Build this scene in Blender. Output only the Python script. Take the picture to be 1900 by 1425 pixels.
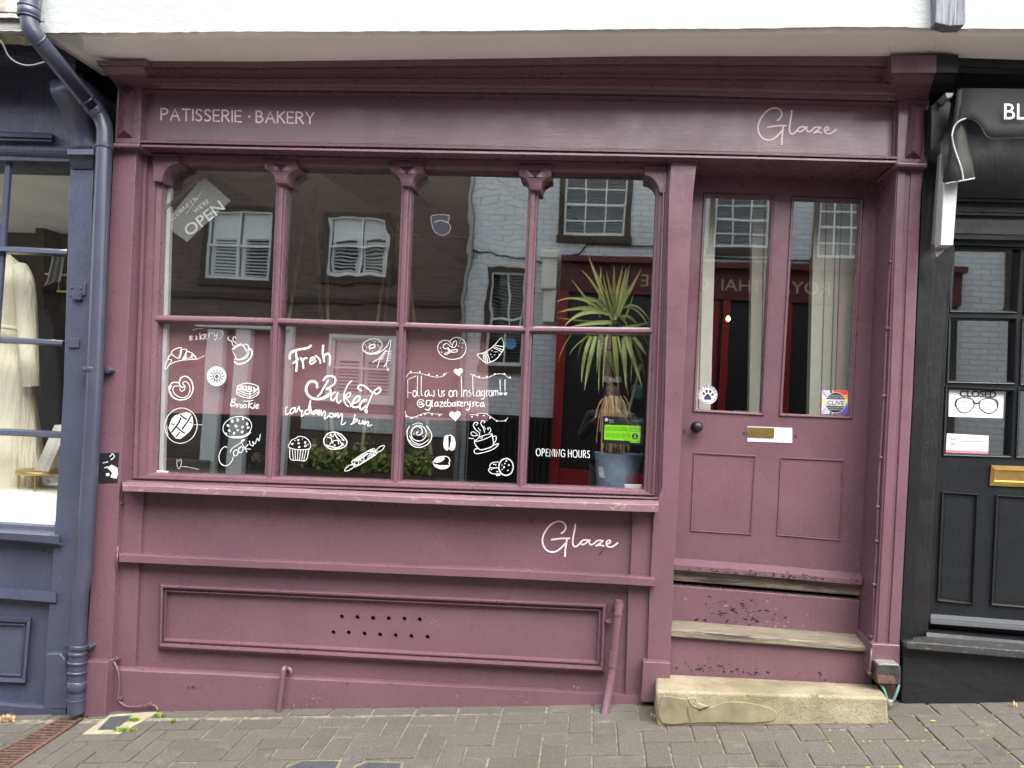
import bpy, bmesh, math, random
from math import radians, sin, cos, tan, pi, sqrt
from mathutils import Vector, Matrix
from mathutils.geometry import tessellate_polygon

SC = bpy.context.scene
for o in list(bpy.data.objects): bpy.data.objects.remove(o)
random.seed(7)

# ------------------------------------------------------------------ camera
F = 1400.0                      # focal length in pixels of a 1900 px wide picture
DIST, EYE = 3.6, 1.40           # metres from the glass line, height above the foot of the wall
ROLL = radians(2.9)
def nrm(v): return Vector(v).normalized()
n_ = nrm(((1125-950)/F, (770-712.5)/F, 1.0))            # the wall's normal in camera axes
a_ = Vector((sin(ROLL), -cos(ROLL), 0))
ez_ = (a_ - a_.dot(n_)*n_).normalized()
ex_ = n_.cross(ez_).normalized()
CAM = Vector((0, -DIST, EYE))
cd = bpy.data.cameras.new('camera'); cam = bpy.data.objects.new('camera', cd)
SC.collection.objects.link(cam); SC.camera = cam
cd.sensor_width = 36; cd.lens = 36*F/1900; cd.clip_start = 0.05; cd.clip_end = 200
rt = Vector((ex_.x, n_.x, ez_.x)); up = -Vector((ex_.y, n_.y, ez_.y)); bk = -Vector((ex_.z, n_.z, ez_.z))
mw = Matrix((rt, up, bk)).transposed().to_4x4(); mw.translation = CAM
cam.matrix_world = mw

# ------------------------------------------------------------------ light
SUN_EL, SUN_AZ = radians(53), radians(150)    # bright overcast: a wide soft sun high over the street
w = bpy.data.worlds.new('World'); SC.world = w; w.use_nodes = True
nt = w.node_tree; nt.nodes.clear()
out = nt.nodes.new('ShaderNodeOutputWorld'); bg = nt.nodes.new('ShaderNodeBackground')
sky = nt.nodes.new('ShaderNodeTexSky'); sky.sky_type = 'NISHITA'; sky.sun_disc = False
sky.sun_elevation = SUN_EL; sky.sun_rotation = SUN_AZ; sky.dust_density = 2.5; sky.air_density = 1.0; sky.ozone_density = 0.6
bg.inputs['Strength'].default_value = 0.15
hs = nt.nodes.new('ShaderNodeHueSaturation'); hs.inputs['Saturation'].default_value = .30      # thin bright haze
nt.links.new(sky.outputs[0], hs.inputs['Color']); nt.links.new(hs.outputs[0], bg.inputs[0]); nt.links.new(bg.outputs[0], out.inputs[0])
sl = bpy.data.lights.new('sun', 'SUN'); sl.energy = 1.5; sl.angle = radians(75); sl.color = (1, .95, .87)
so = bpy.data.objects.new('sun', sl); SC.collection.objects.link(so)
sdir = Vector((sin(SUN_AZ)*cos(SUN_EL), cos(SUN_AZ)*cos(SUN_EL), sin(SUN_EL)))
so.rotation_euler = sdir.to_track_quat('Z', 'Y').to_euler(); so.location = sdir*30
SC.view_settings.view_transform = 'Standard'; SC.view_settings.look = 'None'
SC.view_settings.exposure = 2.1; SC.view_settings.gamma = 1
SC.cycles.max_bounces = 8; SC.cycles.transparent_max_bounces = 16

# ------------------------------------------------------------------ pixel <-> place
class Wall:                      # vertical plane parallel to the shop window, d metres proud of it
    def __init__(s, S=None, dg=0.0): s.S, s.dg = S, dg
    def __call__(s, px, py, d=0.0):
        v = Vector(((px-950)/F, (py-712.5)/F, 1.0))
        wv = Vector((v.dot(ex_), v.dot(n_), v.dot(ez_)))
        if s.S is None:
            t = (DIST - d)/wv.y
            p = CAM + wv*t; p.y = -d; return p
        yr = -s.S + d            # far side of the street, seen mirrored in the glass at dg
        yv = -2*s.dg - yr
        t = (DIST + yv)/wv.y
        p = CAM + wv*t; p.y = yr; return p
    def push(s, p, d): return Vector((p.x, -d if s.S is None else -s.S + d, p.z))
P = Wall()
R = Wall(7.0, 0.0)               # across the street through the shop window
RD = Wall(7.0, -0.19)            # across the street through the door panes

def ln(pts):
    def f(x):
        if x <= pts[0][0]: a, b = pts[0], pts[1]
        elif x >= pts[-1][0]: a, b = pts[-2], pts[-1]
        else:
            for a, b in zip(pts, pts[1:]):
                if a[0] <= x <= b[0]: break
        return a[1] + (b[1]-a[1])*(x-a[0])/(b[0]-a[0])
    return f

def catmull(pts, n=6):
    if len(pts) < 3: return [Vector(p) for p in pts]
    V = [Vector(p) for p in pts]; closed = (V[0]-V[-1]).length < 1e-6
    outp = []
    m = len(V)
    for i in range(m-1):
        p1, p2 = V[i], V[i+1]
        p0 = V[i-1] if i > 0 else (V[-2] if closed else p1*2-p2)
        p3 = V[i+2] if i+2 < m else (V[1] if closed else p2*2-p1)
        for k in range(n):
            t = k/n
            outp.append(.5*((2*p1)+(p2-p0)*t+(2*p0-5*p1+4*p2-p3)*t*t+(3*p1-p0-3*p2+p3)*t**3))
    outp.append(V[-1]); return outp

# ------------------------------------------------------------------ mesh builder
class MB:
    def __init__(s): s.v, s.f, s.sm = [], [], []
    def add(s, verts, faces, smooth=False):
        b = len(s.v); s.v += [Vector(q) for q in verts]
        s.f += [[i+b for i in f] for f in faces]; s.sm += [smooth]*len(faces)
    def prism(s, poly, d1, d0, M=P, back=True):
        fr = [M(x, y, d1) for x, y in poly]; n = len(fr)
        bkk = [M.push(q, d0) for q in fr]
        fs = [list(range(n))] + [[i, (i+1) % n, (i+1) % n+n, i+n] for i in range(n)]
        if back: fs.append(list(range(2*n-1, n-1, -1)))
        s.add(fr+bkk, fs); return s
    def quad(s, poly, d, M=P):
        s.add([M(x, y, d) for x, y in poly], [list(range(len(poly)))]); return s
    def plate(s, outer, holes, d1, d0, M=P):
        loops = [outer]+holes
        tri = tessellate_polygon([[Vector((x, y, 0)) for x, y in L] for L in loops])
        flat = [q for L in loops for q in L]
        fr = [M(x, y, d1) for x, y in flat]; n = len(fr); b_ = [M.push(q, d0) for q in fr]
        fs = [list(t) for t in tri]; k = 0
        for L in loops:
            m = len(L)
            fs += [[k+i, k+(i+1) % m, k+(i+1) % m+n, k+i+n] for i in range(m)]; k += m
        s.add(fr+b_, fs); return s
    def strip(s, top, bot, x0, x1, prof, d0, step=110, M=P, xs=None, jit=0):
        T, B = ln(top), ln(bot)
        if xs is None:
            n = max(1, int(abs(x1-x0)/step)); xs = [x0+(x1-x0)*i/n for i in range(n+1)]
        cols = []
        for x in xs:
            yt, yb = T(x), B(x); jj = random.uniform(-jit, jit)
            col = [M(x, yt+(yb-yt)*v+jj, d) for v, d in prof]
            cols.append([M.push(col[0], d0)] + col + [M.push(col[-1], d0)])
        m = len(cols[0]); vs = [q for c in cols for q in c]; fs = []
        for i in range(len(cols)-1):
            for j in range(m-1): fs.append([i*m+j, i*m+j+1, (i+1)*m+j+1, (i+1)*m+j])
        fs.append(list(range(m))); fs.append([(len(cols)-1)*m+j for j in range(m)][::-1])
        s.add(vs, fs); return s
    def frame(s, outer, inner, prof, d0, M=P):
        rings = []
        for t, d in prof:
            rings.append([M(o[0]+(i[0]-o[0])*t, o[1]+(i[1]-o[1])*t, d) for o, i in zip(outer, inner)])
        rings = [[M.push(q, d0) for q in rings[0]]]+rings+[[M.push(q, d0) for q in rings[-1]]]
        n = len(outer); vs = [q for r in rings for q in r]; fs = []
        for k in range(len(rings)-1):
            for i in range(n): fs.append([k*n+i, k*n+(i+1) % n, (k+1)*n+(i+1) % n, (k+1)*n+i])
        s.add(vs, fs); return s
    def box(s, lo, hi):
        x0, y0, z0 = lo; x1, y1, z1 = hi
        s.add([(x0,y0,z0),(x1,y0,z0),(x1,y1,z0),(x0,y1,z0),(x0,y0,z1),(x1,y0,z1),(x1,y1,z1),(x0,y1,z1)],
              [[0,3,2,1],[4,5,6,7],[0,1,5,4],[1,2,6,5],[2,3,7,6],[3,0,4,7]]); return s
    def tube(s, path, r, n=12, cap=True):
        path = [Vector(p) for p in path]; m = len(path)
        rr = r if isinstance(r, (list, tuple)) else [r]*m
        rings = []; prev = None
        for i, p in enumerate(path):
            t = (path[min(i+1, m-1)]-path[max(i-1, 0)]).normalized()
            if prev is None:
                a = Vector((0, 0, 1)) if abs(t.z) < .9 else Vector((1, 0, 0))
                u = t.cross(a).normalized()
            else: u = (prev-t*prev.dot(t)).normalized()
            prev = u; vv = t.cross(u)
            rings.append([p+(u*cos(2*pi*k/n)+vv*sin(2*pi*k/n))*rr[i] for k in range(n)])
        fs = [[i*n+k, i*n+(k+1) % n, (i+1)*n+(k+1) % n, (i+1)*n+k] for i in range(m-1) for k in range(n)]
        s.add([q for r_ in rings for q in r_], fs, True)
        if cap: s.add(rings[0], [list(range(n))[::-1]]); s.add(rings[-1], [list(range(n))])
        return s
    def lathe(s, c, prof, n=32, axis=(0, 0, 1)):
        ax = Vector(axis).normalized(); u = ax.orthogonal().normalized(); v = ax.cross(u); c = Vector(c)
        rings = [[c+ax*h+(u*cos(2*pi*k/n)+v*sin(2*pi*k/n))*r for k in range(n)] for r, h in prof]
        fs = [[i*n+k, i*n+(k+1) % n, (i+1)*n+(k+1) % n, (i+1)*n+k] for i in range(len(prof)-1) for k in range(n)]
        s.add([q for r_ in rings for q in r_], fs, True); return s
    def stroke(s, pts, wpx, d, M=P, smooth=True, wob=0.0):
        pp = catmull(pts, 5) if smooth else [Vector(q) for q in pts]
        pp = [q for i, q in enumerate(pp) if i == 0 or (q-pp[i-1]).length > 1e-4]
        if len(pp) < 2: return s
        h = wpx/2; m = len(pp); L = []; Rr = []
        for i, p in enumerate(pp):
            t = pp[min(i+1, m-1)]-pp[max(i-1, 0)]
            if t.length < 1e-6: t = Vector((1, 0))
            t = t.normalized()
            nn = Vector((-t.y, t.x)); hh = h*(1+random.uniform(-wob, wob))
            L.append(p+nn*hh); Rr.append(p-nn*hh)
        t0 = (pp[1]-pp[0]).normalized(); t1 = (pp[-1]-pp[-2]).normalized()
        dd = lambda i: d+i*1.2e-5
        vs = [M(L[i].x, L[i].y, dd(i)) for i in range(m)]+[M(Rr[i].x, Rr[i].y, dd(i)) for i in range(m)]
        fs = [[i, i+1, m+i+1, m+i] for i in range(m-1)]
        s.add(vs, fs)
        for c, t, i in ((pp[0], -t0, 0), (pp[-1], t1, m-1)):
            nn = Vector((-t.y, t.x))
            arc = [c+nn*h*cos(a)+t*h*sin(a) for a in [pi*k/6 for k in range(7)]]
            s.add([M(q.x, q.y, dd(i)) for q in arc], [list(range(7))])
        return s
    def fill(s, poly, d, M=P):
        tri = tessellate_polygon([[Vector((x, y, 0)) for x, y in poly]])
        s.add([M(x, y, d) for x, y in poly], [list(t) for t in tri]); return s
    def disc(s, x, y, r, d, M=P, n=14, ry=None, rot=0):
        ry = ry or r; c, q = cos(rot), sin(rot)
        pts = [(x+r*cos(a)*c-ry*sin(a)*q, y+r*cos(a)*q+ry*sin(a)*c) for a in [2*pi*k/n for k in range(n)]]
        return s.fill(pts, d, M)
    def text(s, txt, x, y, h, d, M=P, ang=0.0, sx=1.0, align='LEFT', bold=0.0, curve=None):
        cu = bpy.data.curves.new('t', 'FONT'); cu.body = txt; cu.size = 1; cu.align_x = align; cu.offset = bold
        ob = bpy.data.objects.new('t', cu); SC.collection.objects.link(ob)
        dg = bpy.context.evaluated_depsgraph_get(); me = bpy.data.meshes.new_from_object(ob.evaluated_get(dg))
        k = h/0.72; ca, sa = cos(ang), sin(ang); vs = []
        for v in me.vertices:
            a, b = v.co.x*k*sx, -v.co.y*k
            if curve:                                    # letters set round a circle of radius curve
                r0 = abs(curve); th = a/r0
                if curve > 0: q = ((r0-b)*sin(th), -(r0-b)*cos(th))
                else: q = ((r0+b)*sin(th), (r0+b)*cos(th))
                vs.append(M(x+q[0], y+q[1], d))
            else: vs.append(M(x+a*ca-b*sa, y+a*sa+b*ca, d))
        s.add(vs, [list(p.vertices) for p in me.polygons])
        bpy.data.objects.remove(ob); bpy.data.curves.remove(cu); bpy.data.meshes.remove(me); return s
    def build(s, name, mat, parent=None, bevel=0, label=None, seg=2, weld=False, recalc=False, smooth_all=False, solid=0):
        org = Vector((0, 0, 0))
        if parent is not None:
            root = parent
            while root.parent: root = root.parent
            org = root.location
        elif s.v:
            lo = [min(v[i] for v in s.v) for i in range(3)]; hi = [max(v[i] for v in s.v) for i in range(3)]
            org = Vector(((lo[0]+hi[0])/2, (lo[1]+hi[1])/2, lo[2]))
        me = bpy.data.meshes.new(name)
        me.from_pydata([tuple(v-org) for v in s.v], [], s.f)
        for p, q in zip(me.polygons, s.sm): p.use_smooth = q or smooth_all
        if bevel or weld or recalc or solid:
            bm = bmesh.new(); bm.from_mesh(me)
            if bevel or weld: bmesh.ops.remove_doubles(bm, verts=bm.verts, dist=2e-5)
            if bevel or recalc: bmesh.ops.recalc_face_normals(bm, faces=bm.faces)
            if bevel:
                es = [e for e in bm.edges if len(e.link_faces) == 2 and e.calc_face_angle(0) > radians(28)]
                bmesh.ops.bevel(bm, geom=es, offset=bevel, segments=seg, profile=.5, affect='EDGES', clamp_overlap=True)
                for f in bm.faces: f.smooth = True if seg > 1 else f.smooth
            bm.to_mesh(me); bm.free()
            if bevel:
                try: me.set_sharp_from_angle(angle=radians(50))
                except Exception: pass
        me.materials.append(mat)
        ob = bpy.data.objects.new(name, me); SC.collection.objects.link(ob)
        if parent is not None: ob.parent = parent
        else: ob.location = org
        if bevel and seg > 1:
            wn = ob.modifiers.new('weighted_normals', 'WEIGHTED_NORMAL'); wn.keep_sharp = True; wn.weight = 100
        if label: ob['label'] = label
        return ob

def thing(name, label, cat, loc, group=None):
    o = bpy.data.objects.new(name, None); o.empty_display_size = .05; SC.collection.objects.link(o)
    o.location = loc; o['label'] = label; o['category'] = cat
    if group: o['group'] = group
    return o
def tag(o, label, cat, group=None):
    o['label'] = label; o['category'] = cat
    if group: o['group'] = group
    return o
def struct(o): o['kind'] = 'structure'; return o
# ------------------------------------------------------------------ materials
class NT:
    def __init__(s, name):
        s.m = bpy.data.materials.new(name); s.m.use_nodes = True; s.t = s.m.node_tree; s.t.nodes.clear()
        s.out = s.n('ShaderNodeOutputMaterial'); s.geo = s.n('ShaderNodeNewGeometry')
    def n(s, k, **kw):
        q = s.t.nodes.new(k)
        for a, b in kw.items():
            if a.startswith('i_'):
                key = a[2:]; key = int(key) if key.isdigit() else key.replace('_', ' ')
                q.inputs[key].default_value = b
            else: setattr(q, a, b)
        return q
    def l(s, a, b): s.t.links.new(a, b)
    def pos(s, sc=(1, 1, 1), rot=(0, 0, 0)):
        mp = s.n('ShaderNodeMapping'); mp.inputs['Scale'].default_value = sc; mp.inputs['Rotation'].default_value = rot
        s.l(s.geo.outputs['Position'], mp.inputs[0]); return mp.outputs[0]
    def noise(s, scale, vec=None, detail=4, rough=.55):
        q = s.n('ShaderNodeTexNoise', i_Scale=scale, i_Detail=detail, i_Roughness=rough)
        s.l(vec if vec else s.geo.outputs['Position'], q.inputs['Vector']); return q.outputs['Fac']
    def ramp(s, fac, stops):
        q = s.n('ShaderNodeValToRGB'); cr = q.color_ramp
        while len(cr.elements) < len(stops): cr.elements.new(.5)
        for e, (p, c) in zip(cr.elements, stops):
            e.position = p; e.color = (*c, 1) if hasattr(c, '__len__') else (c, c, c, 1)
        s.l(fac, q.inputs[0]); return q.outputs[0]
    def mix(s, fac, a, b, mode='MIX'):
        q = s.n('ShaderNodeMix', data_type='RGBA', blend_type=mode)
        for sock, v in ((q.inputs[0], fac), (q.inputs[6], a), (q.inputs[7], b)):
            if hasattr(v, 'is_linked'): s.l(v, sock)
            elif hasattr(v, '__len__'): sock.default_value = (*v, 1) if len(v) == 3 else v
            else: sock.default_value = v
        return q.outputs[2]
    def math(s, op, a, b=0.0):
        q = s.n('ShaderNodeMath', operation=op)
        for i, v in ((0, a), (1, b)):
            if hasattr(v, 'is_linked'): s.l(v, q.inputs[i])
            else: q.inputs[i].default_value = v
        return q.outputs[0]
    def bump(s, h, strength, dist=.01, normal=None):
        q = s.n('ShaderNodeBump', i_Strength=strength, i_Distance=dist)
        s.l(h, q.inputs['Height'])
        if normal: s.l(normal, q.inputs['Normal'])
        return q.outputs[0]
    def pr(s, col, rough=.5, metal=0.0, normal=None, spec=.5, **kw):
        q = s.n('ShaderNodeBsdfPrincipled'); 
        for key, v in (('Base Color', col), ('Roughness', rough), ('Metallic', metal)):
            if hasattr(v, 'is_linked'): s.l(v, q.inputs[key])
            elif hasattr(v, '__len__'): q.inputs[key].default_value = (*v, 1)
            else: q.inputs[key].default_value = v
        q.inputs['Specular IOR Level'].default_value = spec
        for k, v in kw.items(): q.inputs[k.replace('_', ' ')].default_value = v
        if normal: s.l(normal, q.inputs['Normal'])
        s.l(q.outputs[0], s.out.inputs[0]); return q

def hexl(r, g, b):
    f = lambda c: (c/255/12.92 if c/255 <= .04045 else ((c/255+.055)/1.055)**2.4)
    return (f(r), f(g), f(b))

def paint(name, col, rough=.36, var=.10, lump=.25, chips=None, chip_th=.73, chip_scale=34, streak=False, patchy=False, spec=.5):
    t = NT(name)
    big = t.noise(2.3, detail=5); c2 = tuple(min(1, x*(1+var*1.6)) for x in col); c1 = tuple(x*(1-var) for x in col)
    c = t.ramp(big, [(.3, c1), (.7, c2)])
    fine = t.noise(60, t.pos((1, 1, .25)), detail=3)
    c = t.mix(t.math('MULTIPLY', t.math('SUBTRACT', fine, .5), .5), c, tuple(min(1, x*1.6) for x in col))
    spk = t.noise(170, detail=2)
    c = t.mix(t.ramp(spk, [(.74, 0), (.78, 1)]), c, tuple(min(1, x*1.9+.03) for x in col))
    dot = t.noise(90, detail=1)
    c = t.mix(t.math('MULTIPLY', t.ramp(dot, [(.755, 0), (.78, 1)]), .7), c, tuple(x*.25 for x in col))
    h0 = t.noise(11, detail=6, rough=.6)
    hs = t.noise(5, t.pos((2, 2, 22) if streak else (14, 14, 2.2)), detail=3)
    h = t.math('ADD', t.math('MULTIPLY', h0, .8), t.math('MULTIPLY', hs, .45))
    h = t.math('ADD', h, t.math('MULTIPLY', fine, .18))
    r = t.ramp(t.noise(7, detail=5), [(.3, rough*.75), (.7, min(1, rough*1.35))])
    if chips is not None:
        m = t.ramp(t.noise(chip_scale, t.pos((1, 1, 1.5)), detail=6, rough=.62), [(chip_th, 0), (chip_th+.015, 1)])
        if patchy: m = t.math('MULTIPLY', m, t.ramp(t.noise(2.2, detail=2), [(.50, 0), (.60, .95)]))
        c = t.mix(m, c, chips); h = t.math('SUBTRACT', h, t.math('MULTIPLY', m, .12))
    nb = t.bump(h, lump, .012)
    t.pr(c, r, normal=nb, spec=spec); return t.m

def plain(name, col, rough=.5, metal=0., var=.08, sc=20, bump=.1, **kw):
    t = NT(name); nz = t.noise(sc, detail=4)
    c = t.ramp(nz, [(.3, tuple(x*(1-var) for x in col)), (.7, tuple(min(1, x*(1+var)) for x in col))])
    t.pr(c, rough, metal, t.bump(t.noise(sc*3), bump, .004) if bump else None, **kw); return t.m

MAROON = (.134, .069, .088)
M_mar = paint('maroon_gloss_paint', MAROON, .29, lump=.17)
M_marf = paint('maroon_fascia_paint', MAROON, .36, streak=True, lump=.09, spec=.95)
M_scuff = paint('maroon_scuffed_paint', MAROON, .42, chips=(.025, .022, .024), chip_th=.56, chip_scale=42, lump=.35, patchy=True)
M_navy = paint('navy_gloss_paint', (.050, .056, .092), .33, chips=(.10, .105, .15), chip_th=.69, lump=.5, chip_scale=50)
M_navyp = plain('navy_plastic_pipe', (.047, .052, .078), .28, var=.12, sc=6, bump=.05)
M_black = paint('black_gloss_paint', (.011, .0125, .0145), .33, chips=(.05, .05, .05), chip_th=.76, lump=.2, chip_scale=60, spec=.3)
def mk():
    t = NT('lumpy_black_paint'); h = t.math('ADD', t.noise(9, t.pos((1, 1, 2.2)), detail=3), t.math('MULTIPLY', t.noise(30, detail=4), .25))
    t.pr(t.ramp(t.noise(6, detail=6), [(.3, (.010, .011, .013)), (.75, (.019, .0195, .02))]), .40, normal=t.bump(h, .35, .02), spec=.35); return t.m
M_lump = mk()
def white_render(name, c0, c1, lump, fine=1.0):
    t = NT(name)
    c = t.ramp(t.noise(1.7, detail=6), [(.3, c0), (.7, c1)])
    h = t.math('ADD', t.noise(9, t.pos((1, 1, 2.4)), detail=8, rough=.62), t.math('MULTIPLY', t.noise(55, detail=4), .25*fine))
    st = t.ramp(t.noise(14, t.pos((1, 1, .3)), detail=5), [(.66, 0), (.78, 1)])
    c = t.mix(t.math('MULTIPLY', st, .25), c, (.45, .43, .40))
    t.pr(c, .75, normal=t.bump(h, lump, .02)); return t.m
M_white = white_render('white_painted_render', (.32, .345, .348), (.385, .40, .397), .32)
M_soff = white_render('soffit_plaster', (.82, .79, .74), (.88, .85, .80), .14, .4)
M_sillp = paint('maroon_sheen_and_wear_sill_paint', (.20, .115, .135), .34, chips=(.30, .22, .21), chip_th=.60, chip_scale=26, lump=.35)  # paler base paints in the ledge's sky sheen as well as dust and wear
M_paper = plain('white_paper', (.86, .86, .85), .7, bump=0)
M_worn = plain('worn_pale_paint', (.24, .17, .165), .7, bump=0)
M_pink = plain('pink_letter_paint', (.88, .66, .72), .4, bump=0)
M_chalk = plain('white_chalk_pen', (.66, .68, .67), .7, bump=0, var=.12, sc=60)
M_chalk2 = plain('faint_chalk_pen', (.50, .46, .48), .8, bump=0, var=.2, sc=60)
M_vinylw = plain('white_vinyl', (.62, .63, .64), .4, bump=0)
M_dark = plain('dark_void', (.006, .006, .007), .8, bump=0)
M_inkb = plain('black_ink', (.012, .012, .014), .5, bump=0)
M_inkn = plain('navy_ink', (.02, .028, .07), .5, bump=0)
M_inkg = plain('grey_ink', (.30, .31, .33), .6, bump=0)
M_green = plain('lime_green_card', (.30, .80, .02), .4, bump=0, var=.02)
M_greend = plain('dark_green_ink', (.10, .28, .02), .5, bump=0)
M_brass = plain('brass', (.62, .40, .14), .33, 1., var=.2, sc=14, bump=.08)
M_brassd = plain('tarnished_brass', (.16, .115, .03), .5, .6, var=.2, sc=30, bump=.1)
M_iron = plain('black_iron', (.02, .021, .023), .38, .4, bump=.15)
M_rust = plain('rusty_iron', (.12, .068, .048), .8, .2, var=.5, sc=40, bump=.5)
M_galv = None
M_cream = plain('cream_panel', (.80, .77, .68), .5, var=.05, bump=.03)
M_dress = None
M_wire = plain('pale_wire', (.45, .44, .42), .6, bump=0)
M_greenw = plain('green_wire', (.10, .26, .20), .5, bump=0)
M_alu = plain('white_metal', (.46, .47, .47), .35, .1, var=.06, bump=.03)
M_greym = plain('grey_metal', (.30, .29, .27), .45, .4, bump=.05)
M_canvas = plain('black_canvas', (.018, .0185, .018), .85, var=.25, sc=300, bump=.3)
M_pipew = plain('white_piping', (.34, .35, .35), .6, bump=0)
M_bluev = plain('blue_vinyl', (.04, .16, .34), .4, bump=0)
M_teal = plain('teal_plastic', (.03, .22, .22), .4, bump=.05)
M_board = plain('dusty_pink_board', (.30, .135, .165), .6, var=.06, sc=3, bump=.03)
M_gold = plain('gold_metal', (.60, .42, .16), .35, .9, bump=.02)
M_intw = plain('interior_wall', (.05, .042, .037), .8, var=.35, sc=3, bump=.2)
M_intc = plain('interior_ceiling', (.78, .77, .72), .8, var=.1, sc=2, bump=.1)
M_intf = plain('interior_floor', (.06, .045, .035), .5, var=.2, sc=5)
M_cloth = plain('pale_cloth', (.55, .58, .62), .8, bump=.05)
M_book = plain('book_board', (.62, .56, .46), .6, var=.1, bump=.02)
def mk():
    t = NT('galvanised_zinc'); v = t.n('ShaderNodeTexVoronoi', i_Scale=42.0); t.l(t.geo.outputs['Position'], v.inputs[0])
    c = t.ramp(t.math('ADD', t.math('MULTIPLY', v.outputs['Distance'], .3), t.noise(5, detail=6)), [(.3, (.22, .33, .47)), (.8, (.38, .50, .63))])
    t.pr(c, .5, .1, t.bump(t.noise(8), .1, .01)); return t.m
M_galv = mk()
def mk():
    t = NT('cream_wool'); c = t.ramp(t.noise(3), [(.3, (.62, .56, .42)), (.7, (.72, .67, .54))])
    t.pr(c, .85, normal=t.bump(t.noise(6, t.pos((5, 5, .5)), detail=3), .6, .03)); return t.m
M_dress = mk()
def wood(name, c0, c1, ax, grain=.5):
    t = NT(name); sc = [30, 30, 30]; sc[ax] = 1.6
    g = t.noise(3.0, t.pos(tuple(sc)), detail=8, rough=.65)
    c = t.ramp(g, [(.32, c0), (.52, c1), (.68, tuple(x*1.25 for x in c1))])
    crk = t.ramp(t.noise(2.0, t.pos(tuple(q*.8 for q in sc)), detail=3), [(.33, 1), (.37, 0)])
    crk2 = t.ramp(t.noise(5.0, t.pos(tuple(q*1.3 for q in sc)), detail=5), [(.40, 1), (.45, 0)]); c = t.mix(t.math('MULTIPLY', crk2, .55), c, tuple(x*.4 for x in c0)); c = t.mix(t.math('MULTIPLY', crk, .8), c, (.03, .025, .02))
    t.pr(c, .8, normal=t.bump(g, grain, .008)); return t.m
M_tread = wood('weathered_tread_wood', (.085, .075, .058), (.195, .165, .12), 0)
M_beam = wood('weathered_grey_oak', (.06, .063, .075), (.20, .21, .235), 2, .9)
M_bwood = wood('brown_timber', (.03, .02, .014), (.07, .045, .03), 2)
M_cane = wood('cane', (.30, .24, .14), (.42, .36, .24), 2)
def mk():
    t = NT('yellow_sandstone')
    c = t.ramp(t.noise(4.5, detail=8, rough=.65), [(.30, (.15, .125, .08)), (.5, (.28, .24, .155)), (.7, (.38, .335, .235))])
    sp = t.ramp(t.noise(55, detail=4), [(.58, 0), (.70, 1)]); c = t.mix(t.math('MULTIPLY', sp, .55), c, (.16, .13, .08))
    alg = t.ramp(t.noise(2.8, t.pos((1, 1, 2)), detail=5), [(.52, 0), (.58, 1)]); c = t.mix(t.math('MULTIPLY', alg, .6), c, (.19, .175, .09))
    h = t.math('ADD', t.noise(22, detail=9, rough=.75), t.math('MULTIPLY', t.noise(120, detail=3), .5))
    pit = t.ramp(t.noise(38, detail=5, rough=.7), [(.64, 0), (.70, 1)]); c = t.mix(t.math('MULTIPLY', pit, .7), c, (.09, .075, .045)); h = t.math('SUBTRACT', h, pit)
    t.pr(c, .9, normal=t.bump(h, .7, .010)); return t.m
M_stone = mk()
def mk():
    t = NT('grey_brown_pavers'); rnd = t.geo.outputs['Random Per Island']
    c = t.ramp(rnd, [(0, (.128, .115, .096)), (.35, (.142, .129, .108)), (.7, (.154, .141, .120)), (1, (.140, .132, .116))])
    c = t.mix(t.ramp(t.noise(1.6, detail=5), [(.4, 0), (.7, .35)]), c, (.18, .165, .14))
    c = t.mix(.65, c, t.ramp(t.noise(190, detail=3, rough=.75), [(.32, .02), (.68, .52)]), 'OVERLAY')
    lich = t.ramp(t.noise(9, detail=6), [(.62, 0), (.75, .5)]); c = t.mix(lich, c, (.22, .21, .18))
    h = t.math('ADD', t.noise(160, detail=5, rough=.7), t.noise(14, detail=3))
    gum = t.ramp(t.noise(6.5, detail=7, rough=.7), [(.60, 0), (.66, .45)]); c = t.mix(gum, c, (.055, .05, .043))
    t.pr(c, .88, normal=t.bump(h, .8, .007)); return t.m
M_paver = mk()
def mk():
    t = NT('joint_sand_and_moss')
    c = t.ramp(t.noise(30, detail=6), [(.3, (.07, .063, .05)), (.65, (.26, .235, .175))])
    ms = t.ramp(t.noise(3.2, detail=4), [(.56, 0), (.66, 1)]); c = t.mix(t.math('MULTIPLY', ms, .5), c, (.12, .125, .035))
    t.pr(c, .95, normal=t.bump(t.noise(90, detail=5), .8, .006)); return t.m
M_joint = mk()
M_asph = plain('road_setts', (.12, .113, .10), .9, var=.25, sc=60, bump=.5)
M_cement = plain('olive_cement', (.215, .192, .115), .9, var=.3, sc=9, bump=.5)
M_sandm = plain('sandy_mortar', (.17, .15, .10), .9, var=.3, sc=25, bump=.6)
M_flag = plain('stone_kerb', (.13, .12, .105), .85, var=.15, sc=9, bump=.4)
M_slate = plain('slate_cover', (.055, .06, .066), .6, var=.2, sc=30, bump=.3)
M_conc = plain('pale_mortar', (.30, .275, .19), .9, var=.2, sc=18, bump=.6)
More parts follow.
